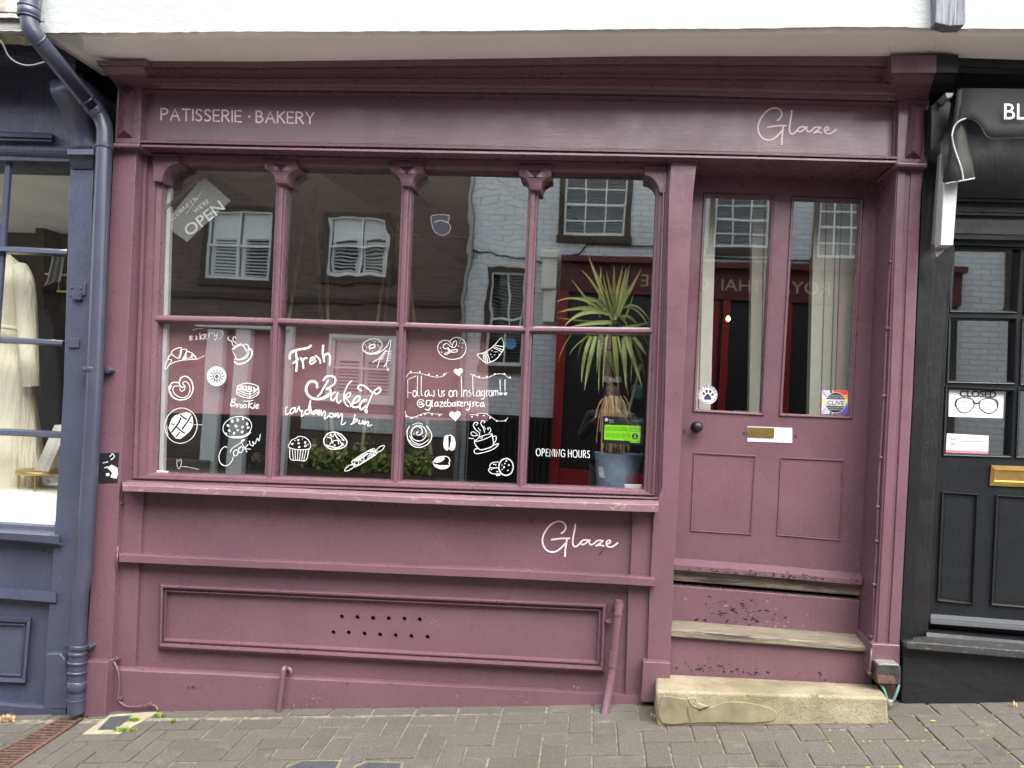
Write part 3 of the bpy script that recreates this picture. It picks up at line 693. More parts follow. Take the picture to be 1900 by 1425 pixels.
def sign(b, txt, x0, y0, x1, y1, h, wpx, d, M=P, gap=.24):
    adv = []; t = 0
    for ch in txt:
        if ch == ' ': t += .38; continue
        if ch == '.': adv.append((ch, t)); t += .1+gap; continue
        adv.append((ch, t)); t += SF[ch][0]+gap
    tot = t-gap; k = (x1-x0)/tot; dy = (y1-y0)
    for ch, u in adv:
        if ch == '.': b.disc(x0+(u+.03)*k, y0+dy*u/tot-h*.5, h*.085, d, M); continue
        for s_ in SF[ch][1]:
            b.stroke([(x0+(u+px*1.0)*k, y0+dy*(u+px)/tot-py*h) for px, py in s_], wpx, d+random.uniform(0, .0003), M, smooth=ch not in STR)
for wd_, x0, y0, x1, y1 in (('PATISSERIE', 299, 222, 447, 226), ('BAKERY', 475.5, 226.7, 582, 229.5)):
    b = MB(); sign(b, wd_, x0, y0, x1, y1, 20.5, 3.0, .1215); b.build('fascia_word', M_pink, FA)
MB().disc(462.5, 216, 2.2, .1215).build('fascia_dot', M_pink, FA)
glaze = [[(530,372),(580,335),(615,280),(620,220),(590,160),(530,122),(470,115),(390,135),(300,190),(215,290),(155,400),(128,510),(140,610),(190,710),(270,770),(350,782),(430,765),(510,710),(580,640),(620,590)],
         [(325,515),(450,495),(580,482),(710,482)], [(655,490),(640,600),(625,740),(620,870)],
         [(828,170),(815,290),(790,430),(780,560),(800,640),(850,655),(910,610),(970,540),(1040,505),(1110,515),(1150,510)],
         [(1095,510),(1010,510),(960,550),(960,595),(1000,608),(1060,580),(1120,525),(1135,560),(1150,600),(1200,605),(1250,570),(1290,530),(1350,510),(1430,520)],
         [(1430,520),(1360,580),(1290,628)], [(1285,632),(1350,615),(1400,620),(1450,632)],
         [(1520,590),(1580,560),(1590,520),(1560,505),(1520,530),(1500,575),(1520,625),(1570,650),(1640,640),(1700,600),(1745,560)]]
def put(b, strokes, fn, w, d, **k):
    for i, s_ in enumerate(strokes): b.stroke([fn(x, y) for x, y in s_], w, d+i*.00022, **k)
b = MB(); put(b, glaze, lambda x, y: (1395+x*.08947, 190+y*.08947), 3.0, .1215); b.build('script_lettering', M_pink, FA)
b = MB(); put(b, glaze, lambda x, y: (1005+(x-110)*.0863+(y-500)*-.002, 957+y*.0855+(x-110)*.0015), 2.9, .0915); b.build('script_lettering', M_pink, SR)
MB().stroke([(1112, 1029), (1116, 1024), (1121, 1017)], 1.4, .0925).build('scratch', M_inkb, SR)
# thin painted cable clipped along the right pilaster
def tubepx(pts, rad, n=8, cm=5):
    q = catmull([tuple(P(x, y, d)) for x, y, d in pts], cm) if len(pts) > 2 else [P(x, y, d) for x, y, d in pts]
    return MB().tube(q, rad, n)
# ------------------------------------------------------------------ chalk-pen drawings on the lower panes
ORG = {'A': (290, 600, .10526), 'B': (290, 735, .10526), 'C': (520, 620, .11579), 'D': (510, 730, .11579), 'E': (745, 610, .11579), 'F': (745, 735, .11579)}
def ell(cx, cy, rx, ry, rot=0, a0=0, a1=360, n=18):
    r = radians(rot); o = []
    for k in range(n+1):
        a = radians(a0+(a1-a0)*k/n); x, y = rx*cos(a), ry*sin(a); o.append((cx+x*cos(r)-y*sin(r), cy+x*sin(r)+y*cos(r)))
    return o
def draw(name, pane, key, strokes, label=None, fills=(), voids=(), mat=None, dots=(), vstrokes=()):
    ox, oy, s = ORG[key]; f = lambda q: [(ox+x*s, oy+y*s) for x, y in q]; D = .0022
    b = MB(); i = 0
    for q in fills: b.fill(f(q), D)
    for wz, q in strokes: b.stroke(f(q), max(.85, wz*s*.77), D+.0004+i*.00012, wob=.14); i += 1
    for x, y, r in dots: b.disc(ox+x*s, oy+y*s, r*s, D+.0006, n=8, ry=r*s*.75, rot=random.uniform(0, 3))
    ob = b.build(name, mat or M_chalk, panes_l[pane], label=label)
    if voids or vstrokes:
        v = MB()
        for q in voids: v.fill(f(q), D+.0012)
        for wz, q in vstrokes: v.stroke(f(q), max(.8, wz*s), D+.0013)
        v.build('gap_marks', M_inkb, panes_l[pane])
    return ob
W = 22
draw('bakery_writing', 0, 'A', [(11, [(640,115),(720,95),(845,90)]), (14,[(590,225),(590,295)]),(14,[(590,225),(635,230),(600,258),(640,275),(595,298)]),(15,[(690,225),(715,235),(700,262),(725,270),(690,290)]),
    (16,[(768,170),(772,290)]),(16,[(835,190),(775,240),(840,285)]),(16,[(850,235),(885,215),(875,190),(850,205),(845,255),(890,265)]),(16,[(925,180),(935,255)]),(14,[(930,215),(950,175),(1000,170)]),
    (14,[(1025,165),(1035,215),(1060,220),(1085,160)]),(14,[(1080,165),(1070,250),(1040,295),(1020,270)]),(9,[(1100,125),(1160,145),(1185,195),(1150,250),(1095,285)])], 'faint handwritten word Bakery', mat=M_chalk2)
draw('croissant_drawing', 0, 'A', [(16,[(440,430),(380,435),(300,470),(262,525),(330,590),(405,610),(440,520),(440,430)]),(16,[(262,545),(215,590),(205,630),(265,645),(250,690),(215,745),(165,805),(150,780),(180,680),(215,620)]),(14,[(215,745),(300,690),(430,655),(560,640),(690,635)]),
    (16,[(440,465),(520,455),(535,490),(480,600),(455,635),(520,625)]),(20,[(430,470),(415,590)]),(16,[(535,490),(620,520),(690,590),(710,635)]),(16,[(530,495),(525,600),(590,605),(630,550)]),(14,[(630,550),(690,600),(660,635),(610,590)]),(9,[(725,630),(850,570)])], fills=[[(480,590),(520,560),(520,630),(455,635)],[(590,600),(640,550),(655,560),(620,605)],[(400,560),(440,540),(430,610),(390,600)]])
draw('steaming_cup_drawing', 0, 'A', [(15,[(1270,240),(1265,285),(1330,320),(1345,380),(1380,400)]),(15,[(1400,265),(1380,235),(1350,260),(1360,310),(1410,350)]),(24,[(1365,455),(1430,400),(1500,375)]),(16,[(1340,460),(1360,430),(1500,365),(1600,510),(1590,550),(1540,600),(1430,635),(1350,490)]),
    (16,[(1530,395),(1570,365),(1620,390),(1625,450),(1590,480),(1570,430)]),(16,[(1370,640),(1400,620),(1440,645),(1560,620),(1620,560),(1640,450)]),(34,[(1380,680),(1450,715),(1560,690),(1640,630),(1685,550),(1680,480),(1640,440)])])
draw('round_biscuit_drawing', 0, 'A', [], 'solid white round biscuit drawing', fills=[ell(1062,932,172,175)], vstrokes=[(16,[(1070+r*cos(a),930+r*.98*sin(a)) for r in (85,122)]) for a in [k*2*pi/12 for k in range(12)]]+[(13,ell(1070,935,62,64)),(20,ell(1068,937,20,22))])
draw('swirl_bun_drawing', 0, 'A', [(24,[(395,1045),(300,1040),(235,1100),(225,1180),(270,1280),(350,1335),(450,1345),(570,1310),(635,1210),(645,1110),(615,1010),(550,945),(490,935),(430,965),(405,1040),(420,1110),(470,1125),(505,1100)]),
    (16,[(400,1105),(320,1110),(290,1170),(330,1250),(430,1305),(530,1290),(590,1200),(580,1090),(530,1030),(480,1035),(470,1075),(505,1110),(490,1170),(440,1195),(410,1150)]),(20,[(240,1200),(300,1300),(420,1350),(560,1325)])], dots=[(250,1110,22),(240,1150,18)])
draw('layered_brownie_drawing', 0, 'A', [(18,[(1430,1130),(1500,1075),(1625,1055),(1800,1120),(1650,1200),(1430,1130)]),(18,[(1430,1130),(1430,1250),(1650,1320),(1800,1240),(1800,1120)]),(14,[(1430,1175),(1650,1245),(1800,1160)]),(14,[(1430,1215),(1650,1285),(1800,1205)]),(16,[(1650,1200),(1650,1320)])],
     dots=[(1490+dx*46+random.uniform(-9,9),1105+dy*28+random.uniform(-9,9)+dx*4,19) for dx in range(6) for dy in range(3)])
draw('brookie_writing', 0, 'B', [(18,[(1345,50),(1320,110),(1310,165)]),(18,[(1330,60),(1390,50),(1380,90),(1330,105),(1385,120),(1380,165),(1320,175)]),(20,[(1410,135),(1425,200),(1435,150),(1465,140)]),(18,ell(1500,180,22,28)),(18,ell(1565,175,24,30)),(18,[(1545,90),(1640,85),(1700,75)]),(22,[(1640,95),(1625,205)]),(20,[(1690,125),(1640,160),(1690,215),(1720,200)]),(20,[(1730,150),(1725,210)]),(20,[(1765,185),(1800,165),(1785,145),(1755,170),(1765,215),(1805,205)])], 'handwritten word Brookie', dots=[(1740,120,10)])
draw('lattice_pie_drawing', 0, 'B', [(14,ell(435,520,283,312,14)),(9,[(185,520),(190,620),(210,690)]),(8,[(660,500),(810,505)])], fills=[[(270,400),(330,340),(420,310),(520,285),(600,300),(645,380),(650,480),(630,560),(580,630),(500,700),(420,755),(340,745),(270,660),(215,560),(245,470)]],
     vstrokes=[(30,[(430,390),(395,470),(330,560),(275,630)]),(26,[(610,345),(550,450),(460,575)]),(26,[(425,330),(480,375),(530,405)]),(24,[(365,550),(430,605),(495,650)]),(22,[(410,640),(345,715)]),(18,[(260,485),(315,500)]),(18,[(590,460),(630,475)]),(16,[(490,310),(485,325)])])
draw('spotted_cookie_drawing', 0, 'B', [(14,ell(1428,548,255,185,-12)),(46,[(1330,725),(1450,725),(1560,705),(1650,640)])], dots=[(1340,440,30),(1435,420,30),(1530,400,26),(1265,520,27),(1405,530,30),(1520,545,24),(1285,605,27),(1435,600,22),(1515,630,28),(1370,655,26),(1600,490,28),(1620,555,28),(1235,660,20),(1630,410,16)])
draw('cookies_writing', 0, 'B', [(15,[(1245,905),(1205,890),(1140,950),(1105,1060),(1120,1160),(1190,1225),(1270,1215),(1340,1130),(1355,1070)]),(14,[(1300,990),(1340,920),(1430,860),(1560,770),(1500,790),(1530,870),(1600,985)]),(18,ell(1400,1000,40,55,20)),(18,ell(1490,945,38,52,20)),(15,[(1620,850),(1570,920),(1660,935)]),(15,[(1640,790),(1660,860),(1710,870),(1700,800),(1740,840),(1780,740),(1810,790),(1835,670)])], 'handwritten word Cookies')
draw('scribble', 0, 'B', [(10,[(370,1110),(360,1200),(400,1280),(440,1180),(430,1110),(390,1150)]),(9,[(440,1240),(560,1250),(740,1290)])], 'faint scribble near the bottom corner', mat=M_chalk2)
# second pane
draw('fresh_writing', 1, 'C', [(44,[(150,390),(160,310),(230,265),(330,240),(430,225),(490,185)]),(42,[(245,270),(265,400),(265,500),(255,590)]),(34,[(205,465),(290,400)]),(36,[(330,380),(360,450),(370,540)]),(30,[(355,440),(390,385),(430,385)]),(30,[(480,430),(550,400),(540,370),(490,390),(475,450),(500,480),(570,430)]),(30,[(570,345),(590,360),(640,420),(640,465)]),(38,[(688,180),(680,290),(705,440)]),(34,[(700,350),(760,310),(800,360),(790,490)])], 'brush written word Fresh')
draw('baked_writing', 1, 'C', [(50,[(590,850),(585,790),(530,755),(460,775),(415,860),(430,950),(500,1020),(600,1040),(700,1020),(780,960)]),(34,[(770,740),(700,850),(640,960),(600,990)]),(36,[(690,740),(740,680),(820,670),(880,710),(870,790),(790,850),(740,880)]),(40,[(740,870),(800,890),(800,960),(730,1010)]),
    (24,[(890,930),(850,940),(815,1000),(820,1060),(870,1040),(920,950)]),(24,[(925,935),(905,1050),(930,1105),(975,1060)]),(24,[(1145,750),(1090,800),(1030,930),(1020,1020),(1040,1110),(1090,1160)]),(24,[(1030,1000),(1090,940),(1125,950),(1110,1000),(1050,1020),(1110,1090),(1130,1160)]),(36,[(1130,1120),(1240,1080),(1280,1010),(1230,1000),(1170,1070),(1160,1160),(1230,1170),(1290,1120)]),(40,[(1380,1050),(1310,1080),(1270,1160),(1300,1205),(1370,1150)]),
    (30,[(1300,905),(1250,870),(1260,825),(1330,820),(1410,880),(1480,940)]),(28,[(1480,940),(1540,880),(1600,860),(1600,920),(1540,960),(1490,940),(1430,1070),(1390,1160),(1370,1240)])], 'large brush written word Baked', dots=[(1375,1235,36)])
draw('cardamom_writing', 1, 'D', [(20,[(200,215),(175,240),(170,300),(190,340),(230,310)]),(24,[(310,230),(260,250),(245,310),(280,320),(330,240)]),(22,[(325,225),(330,300),(360,270),(385,205)]),(20,[(385,205),(410,290),(440,270),(425,370),(470,330),(480,300)]),(26,[(545,260),(500,270),(485,320),(530,330),(570,290)]),(20,[(560,310),(545,220),(570,110),(570,200),(590,330)]),
    (24,[(670,265),(620,290),(610,330),(650,320),(680,270),(690,340)]),(20,[(710,260),(705,350),(740,270),(750,355),(790,280),(810,330),(790,400),(830,390),(870,350)]),(22,ell(910,350,38,30,20)),(20,[(970,320),(965,380),(1010,310),(1015,390),(1070,320),(1080,400),(1065,490),(1100,495),(1135,465)])], 'brush written word cardamom')
draw('bun_writing', 1, 'D', [(22,[(1285,340),(1260,440),(1240,490)]),(20,[(1215,495),(1270,470),(1325,430),(1300,410),(1260,440)]),(22,[(1355,430),(1345,480),(1390,480),(1410,430),(1415,490)]),(22,[(1450,440),(1440,500),(1480,450),(1500,470),(1490,520),(1555,505)])], 'brush written word bun')
draw('muffin_drawing', 1, 'D', [(13,[(235,865),(212,840),(240,800),(265,750),(330,720),(380,690),(450,695),(500,715),(545,760),(575,830),(565,870),(540,890),(420,905),(300,890),(235,865)]),(14,[(240,880),(250,1050),(370,1070),(500,1065),(545,890)])]+[(11,[(280+i*44,900),(295+i*34,1060)]) for i in range(6)], dots=[(375,745,20),(280,810,20),(380,800,20),(485,785,22),(490,840,22),(390,860,20),(320,755,10),(440,730,9),(530,815,10)])
draw('shaded_bun_drawing', 1, 'D', [(20,[(790,720),(850,645),(950,620),(1050,650),(1130,730),(1155,790),(1110,860),(1000,890),(880,885),(800,820),(785,760),(790,720)]),(17,[(840,700),(900,720),(910,780),(880,810)]),(15,[(930,800),(940,760),(1010,755),(1020,810)]),(20,[(960,640),(990,700),(1040,760),(1060,800)]),(24,[(820,830),(900,850),(1000,870),(1100,820)]),(15,[(870,670),(930,690),(960,640)]),(15,[(1000,650),(1060,700),(1110,760)])], dots=[(1090,740,20),(1080,810,24),(850,840,18),(960,830,16),(900,660,16)])
draw('rolling_pin_drawing', 1, 'D', [(16,[(1250,1075),(1560,890),(1610,940),(1615,980),(1310,1165),(1260,1130),(1250,1075)]),(14,[(1610,935),(1670,860),(1750,835),(1740,880),(1690,925),(1620,945)]),(14,[(1275,1135),(1190,1155),(1120,1220),(1140,1245),(1220,1215),(1290,1155)]),(13,ell(1310,1110,32,36)),(13,ell(1530,1020,40,34,-30,180,380)),(13,[(1480,960),(1560,970),(1600,940)]),(12,ell(1400,1060,30,22,-30))],
     fills=[[(1262,1080),(1480,950),(1490,975),(1330,1090),(1290,1085)],[(1330,1150),(1610,985),(1600,960),(1480,1050),(1400,1100)],[(1500,930),(1555,900),(1600,930),(1540,950)]])
draw('doughnut_drawing', 1, 'C', [(11,ell(1475,190,160,112,-14)),(22,ell(1472,195,50,27,-18)),(17,[(1325,260),(1400,310),(1500,315),(1600,270)])], dots=[(1475+r*cos(a)*1.0,190+r*.66*sin(a)-r*cos(a)*.2,9) for r,a in [(90+35*(k%2),k*.52) for k in range(12)]])
draw('wheat_ears_drawing', 1, 'C', [(12,[(1530,325),(1640,260),(1710,190),(1755,100)]),(12,[(1775,95),(1760,200),(1730,330),(1700,500)]),(12,[(1600,400),(1680,270),(1720,270)]),(11,[(1480,460),(1530,420),(1590,410),(1550,540)]),(11,[(1690,470),(1660,530)]),(11,[(1700,470),(1720,580),(1745,540)])]+[(13,[(1575+i*24,380-i*26),(1640+i*16,400-i*30)]) for i in range(5)]+[(13,[(1725,280+i*36),(1782-i*4,275+i*36)]) for i in range(5)])
# third pane
draw('pretzel_drawing', 2, 'E', [(13,[(800,250),(760,200),(690,185),(615,215),(580,290),(600,380),(680,455),(800,490),(930,470),(1010,400),(1033,290),(1000,190),(920,140),(840,145),(780,190)]),(13,[(740,240),(690,245),(665,290),(700,320),(745,305)]),(13,[(750,250),(800,290),(860,290),(885,220),(855,195),(820,240),(810,300)]),(14,[(745,300),(790,345),(890,330),(880,370),(800,370),(740,330)]),(13,[(770,360),(690,400),(720,410),(780,375)])], dots=[(910,160,9),(940,185,9),(985,230,10),(915,275,10),(970,300,9),(640,225,9),(625,310,9),(640,375,9),(930,230,9)])
draw('striped_croissant_drawing', 2, 'E', [(13,[(1215,415),(1300,390),(1390,345),(1490,260),(1590,150),(1620,165),(1640,300),(1590,400),(1500,500),(1370,545),(1300,510),(1215,415)]),(12,[(1305,390),(1325,530)]),(12,[(1345,375),(1385,535)]),(12,[(1365,365),(1420,525)]),(12,[(1490,262),(1635,290)]),(12,[(1480,285),(1620,340)]),(12,[(1465,300),(1605,370)]),(12,[(1330,395),(1352,530)])], dots=[(1450,350,9),(1500,370,9),(1530,370,9),(1430,410,9),(1490,420,9),(1450,450,9),(1560,410,8)])
def heart(cx, cy, r, rot=0):
    o = []
    for k in range(25):
        t = 2*pi*k/25; x = 16*sin(t)**3; y = -(13*cos(t)-5*cos(2*t)-2*cos(3*t)-cos(4*t)); o.append((cx+(x*cos(rot)-y*sin(rot))*r/16, cy+(x*sin(rot)+y*cos(rot))*r/16))
    return o
draw('garland_drawing', 2, 'E', [(9,[(75,780),(110,720),(180,705),(300,715),(450,755),(570,775),(670,755),(725,700)]),(9,[(1105,725),(1170,750),(1250,785),(1370,785),(1470,745),(1560,720),(1660,740),(1730,800)])], 'bunting line above the handle', fills=[heart(912,690,72,-.15)], dots=[(148,690,16),(295,695,16),(438,730,15),(568,750,15),(680,728,15),(1165,745,15),(1245,770,15),(1370,768,15),(1495,725,15),(1650,722,15),(1740,780,18)])
draw('garland_drawing', 2, 'F', [(9,[(60,240),(80,310),(150,340),(240,325),(330,285),(430,268),(540,285),(650,290)]),(9,[(1095,295),(1180,295),(1260,275),(1350,280),(1430,330),(1520,390),(1640,395),(1705,350)])], 'bunting line below the handle', fills=[heart(858,310,92,-.08)], dots=[(75,320,15),(158,350,15),(245,328,15),(312,305,14),(378,290,14),(487,295,15),(608,308,16),(1130,330,15),(1215,308,15),(1318,310,15),(1420,345,17),(1525,400,13),(1668,392,17)])
X = 10
draw('follow_us_writing', 2, 'E', [(X,[(100,1105),(100,815)]),(X,[(100,815),(165,785),(235,755)]),(8,[(105,1025),(160,1022)]),(15,ell(210,1040,28,52)),(12,[(258,755),(255,900),(255,1060),(290,1080)]),(12,[(318,755),(315,900),(318,1050),(345,1070)]),(15,[(430,985),(385,1010),(378,1070),(410,1080),(440,1000)]),(15,[(440,1000),(445,1070),(480,1060)]),(14,[(480,1070),(520,1080),(520,985)]),
    (14,[(590,975),(600,1070),(640,1080),(645,990)]),(14,[(690,990),(660,1020),(690,1060),(660,1085)]),(16,ell(790,1040,32,48)),(14,[(835,990),(835,1085)]),(14,[(838,1010),(870,985),(885,1020),(885,1085)]),(13,[(955,755),(965,950),(965,1085)]),(13,[(1000,980),(995,1080)]),(13,[(1000,1010),(1030,980),(1048,1010),(1050,1085)]),(13,[(1105,985),(1075,1000),(1115,1050),(1080,1085)]),(12,[(1140,755),(1145,950),(1150,1060),(1180,1075)]),(13,[(1250,985),(1210,1010),(1205,1070),(1240,1075),(1255,990),(1262,1080)]),
    (13,[(1320,990),(1285,1010),(1285,1065),(1325,1060),(1330,990),(1330,1090),(1300,1130),(1275,1115)]),(13,[(1360,985),(1362,1080)]),(12,[(1362,1010),(1400,985)]),(13,[(1440,985),(1405,1010),(1405,1070),(1440,1070),(1450,990),(1455,1080)]),(13,[(1475,985),(1478,1075)]),(12,[(1478,1010),(1505,985),(1510,1070)]),(12,[(1512,1010),(1540,985),(1548,1075)]),(13,[(1578,820),(1582,1000)]),(13,[(1658,815),(1658,1000)])], 'tall thin handwriting under the bunting line', fills=[heart(1590,1042,28), heart(1665,1042,30)])
draw('handle_writing', 2, 'F', [(15,ell(310,115,56,62,0,20,330)),(13,ell(305,115,22,24)),(12,[(328,95),(332,135),(355,120)]),(17,[(470,75),(410,70),(395,130),(430,160),(465,120),(470,75),(465,170),(430,225),(380,210)]),(15,[(490,60),(490,160),(510,165)]),(16,[(580,90),(540,110),(535,155),(570,155),(580,95),(585,160)]),(16,[(615,100),(660,95),(615,165),(665,165)]),(16,[(685,125),(715,110),(700,90),(680,115),(690,160),(720,160)]),(16,[(740,50),(742,160),(790,150),(785,105),(742,110)]),(16,[(860,95),(820,110),(815,155),(850,155),(858,100),(865,160)]),
    (15,[(890,80),(892,165)]),(15,[(935,80),(895,120),(940,160)]),(15,[(950,125),(980,110),(965,90),(945,115),(955,160),(985,155)]),(15,[(1005,90),(1010,155)]),(14,[(1010,115),(1035,92)]),(16,[(1060,90),(1065,135),(1095,135)]),(16,[(1098,85),(1095,170),(1070,225),(1035,205)]),(15,[(1170,90),(1135,105),(1165,140),(1130,165)]),(15,[(1195,85),(1200,160),(1235,155)]),(14,[(1180,105),(1235,100)]),(16,[(1310,100),(1265,120),(1265,160),(1300,160),(1312,110),(1325,170)])], 'handwritten social media handle')
draw('cinnamon_swirl_drawing', 2, 'F', [(17,[(130,480),(90,560),(100,680),(160,780),(260,820),(380,795),(460,720),(485,630),(450,540),(400,480)]),(16,ell(275,595,122,125)),(18,[(265,570),(240,590),(270,625),(330,590),(320,520),(270,490),(200,500),(165,560)]),(11,[(180,460),(260,430),(340,450)]),(16,[(130,640),(200,740),(320,770),(430,700)]),(11,[(120,700),(200,775),(300,790)])], dots=[(200,600,11),(345,650,9),(260,575,12)])
draw('almond_drawing', 2, 'F', [(15,[(760,630),(705,640),(680,720),(685,820),(730,865),(755,830),(790,865),(840,850),(860,760),(840,670),(790,625),(760,630)])], 'upright white coffee bean drawing', fills=[[(745,635),(705,650),(683,730),(690,820),(730,862),(748,830),(750,740)],[(800,640),(845,690),(855,770),(835,845),(800,860),(770,825),(790,740)]])
draw('almond_drawing', 2, 'F', [(15,[(505,1060),(560,990),(650,965),(740,975),(775,1030),(760,1070),(770,1100),(730,1150),(640,1165),(550,1135),(510,1080)])], 'white coffee bean drawing lying on its side', fills=[[(515,1055),(570,995),(680,970),(690,1010),(640,1050),(560,1070)],[(530,1090),(650,1110),(755,1105),(720,1145),(640,1160),(560,1130)]])
draw('steaming_coffee_drawing', 2, 'F', [(14,[(1165,730),(1250,660),(1350,620),(1450,605),(1430,640),(1330,690),(1200,725),(1165,700)]),(15,[(1165,730),(1195,800),(1270,860),(1380,835),(1470,775),(1450,610)]),(14,[(1460,650),(1510,640),(1515,700),(1470,770)]),(15,[(1240,840),(1180,850),(1165,900),(1220,920),(1380,885),(1500,830),(1555,760),(1470,790)]),(15,[(1200,465),(1225,430),(1180,420),(1150,470),(1190,540),(1250,590),(1240,650)]),(15,[(1320,430),(1335,405),(1295,395),(1270,440),(1310,510),(1330,580)]),(14,[(1390,540),(1380,510),(1420,515),(1430,560),(1400,590)]),(12,[(1220,625),(1150,570),(1110,600),(1150,635),(1220,625)]),(12,[(1080,675),(1150,680)]),(9,[(1225,510),(1270,560)]),(9,[(1315,480),(1345,530)]),(20,[(1290,860),(1400,830),(1470,790)]),(10,ell(1275,660,24,14))])
draw('cookie_pair_drawing', 2, 'F', [(24,ell(1675,1135,115,135)),(14,[(1550,1055),(1460,1065),(1415,1110),(1440,1150),(1550,1150)]),(15,[(1420,1150),(1395,1190),(1450,1240),(1560,1245),(1590,1220)])], fills=[[(1510,1250),(1590,1250),(1575,1275),(1520,1278)]], dots=[(1640,1140,19),(1720,1105,15),(1655,1080,12),(1705,1190,13),(1610,1105,10),(1610,1175,10),(1680,1040,16),(1480,1090,13),(1510,1100,12),(1535,1210,14),(1440,1175,13)])
b = MB(); sign(b, 'OPENING HOURS', 995, 845.5, 1094, 849.5, 13, 1.35, .0022, gap=.34); b.build('opening_hours_lettering', M_vinylw, panes_l[3])
# stickers on the glass
b = MB(); b.disc(947, 637, 11, -.004, n=22); b.build('blue_disc_sticker', M_bluev, panes_l[2], label='round blue sticker in the top corner')
b = MB(); b.fill([(802, 400), (833, 400), (831, 412), (836, 420), (832, 432), (820, 436), (808, 431), (802, 418)], -.004); ST = b.build('blue_pot_sticker', M_inkn, panes_u[2], label='white edged blue sticker high on the pane')
b = MB(); b.stroke([(802, 400), (833, 400), (831, 412), (836, 420), (832, 432), (820, 436), (808, 431), (802, 418), (802, 400)], 1.4, -.003); b.stroke([(806, 412), (818, 409), (830, 413)], 2, -.003)
b.build('white_outline', M_chalk2, panes_u[2])
# food hygiene card
HY = thing('hygiene_rating_card', 'black and lime green food hygiene rating card stuck in the window', 'sign', P(1156, 824, -.004))
MB().prism([(1119, 772), (1195, 775), (1193, 826), (1117.5, 822)], -.004, -.0055).build('card', M_inkb, HY)
b = MB(); b.fill([(1121.5, 788), (1188.8, 790.3), (1187.3, 822), (1169, 821), (1168.6, 818), (1121, 815.6)], -.0034); b.build('green_field', M_green, HY)
b = MB(); b.text('FOOD HYGIENE RATING', 1154.5, 797.3, 5.2, -.003, ang=.033, sx=.84, align='CENTER', bold=.01); b.stroke([(1122, 797.6), (1188, 800.5)], .9, -.003)
for i, x in enumerate((1128, 1137.6, 1147, 1156.6, 1166.2)):
    y = 807.4+i*.38; b.stroke(ell(x, y, 3.3, 3.3, n=12), .9, -.003); b.text(str(i), x, y+1.8, 3.6, -.003, align='CENTER')
b.text('VERY GOOD', 1178, 820, 2.6, -.003, align='CENTER', ang=.033); b.build('green_ink_print', M_greend, HY)
b = MB(); b.disc(1178.3, 809.6, 5.7, -.003, n=20); b.fill([(1177, 799.5), (1180.5, 799.6), (1178.8, 802)], -.003); b.build('rating_disc', M_inkb, HY)
b = MB(); b.text('5', 1178.3, 813.2, 7.6, -.0026, align='CENTER', bold=.02); b.disc(1125.2, 778.8, 3.2, -.003, n=12); b.text('Food', 1129.5, 780.5, 3.0, -.003); b.text('Agency', 1129.5, 784, 2.4, -.003); b.build('white_print', M_vinylw, HY)
b = MB(); b.text('food.gov.uk', 1172, 781.5, 3.2, -.003, ang=.033); b.build('grey_print', M_inkg, HY)
# paw sticker and square sticker on the door glass
PW = thing('paw_sticker', 'round white dog friendly sticker with blue paw on the door glass', 'sticker', P(1313, 751, -.098))
b = MB(); b.disc(1313.3, 732.8, 18.5, -.0985, n=36); b.build('rim', M_inkn, PW); b = MB(); b.disc(1313.3, 732.8, 17.6, -.0980, n=36); b.build('disc', M_vinylw, PW)
b = MB(); b.text('DOG FRIENDLY', 1313.3, 732.8, 4.0, -.0975, align='CENTER', curve=13.0, sx=1.25, bold=.02); b.text('DOGS ARE WELCOME', 1313.3, 732.8, 2.7, -.0975, align='CENTER', curve=-16.2, sx=1.0, bold=.01)
for x, y, rx, ry, ro in ((-7.5, -2.5, 2.3, 3.2, -.3), (-2.2, -7, 2.4, 3.4, -.1), (4.6, -6.4, 2.4, 3.4, .15), (8.6, -.5, 2.3, 3.1, .5)): b.disc(1313.3+x, 732.8+y, rx, -.0975, ry=ry, rot=ro)
b.fill([(1313.3+x, 732.8+y) for x, y in catmull([(0, -2.4), (3.6, 0), (5.6, 4), (6.6, 7.5), (4, 9.4), (0, 8.6), (-4, 9.2), (-7.2, 7), (-6, 3.4), (-3.6, 0), (0, -2.4)], 3)[:-1]], -.0975); b.build('paw_print', M_inkn, PW)
CL = thing('rainbow_sticker', 'square rainbow striped sticker with round black badge on the door glass', 'sticker', P(1549, 768, -.098))
def col(n, c): return plain(n, c, .45, bump=0, var=.02)
q = [(1525.5, 724), (1573.5, 725), (1572, 768.5), (1524, 767.5)]
b = MB(); b.fill(q, -.0985); b.build('card', M_vinylw, CL)
for nm, c, y0, y1 in (('red_stripe', (.75, .06, .02), 0, .17), ('orange_stripe', (.85, .30, .02), .17, .36), ('yellow_stripe', (.85, .65, .05), .36, .54), ('green_stripe', (.05, .35, .10), .54, .66), ('blue_stripe', (.08, .08, .55), .66, .86), ('purple_stripe', (.16, .06, .40), .86, 1)):
    b = MB(); b.fill([(1546, 724.6+43*y0), (1573.3-y0*1.5, 725.2+43*y0), (1573.3-y1*1.5, 725.2+43*y1), (1546, 724.6+43*y1)], -.0981); b.build(nm, col(nm, c), CL)
for nm, c, o in (('pink_chevron', (.75, .25, .50), 0), ('pale_blue_chevron', (.30, .60, .80), 5), ('brown_chevron', (.10, .06, .03), 16)):
    b = MB(); b.stroke([(1526+o, 726), (1541+o*.3, 746), (1525.5+o, 766)], 4.2, -.0978, smooth=False); b.build(nm, col(nm, c), CL)
b = MB(); b.fill([(1525, 739), (1531, 746.5), (1524.7, 754)], -.0979); b.build('yellow_triangle', col('sticker_yellow', (.85, .75, .15)), CL)
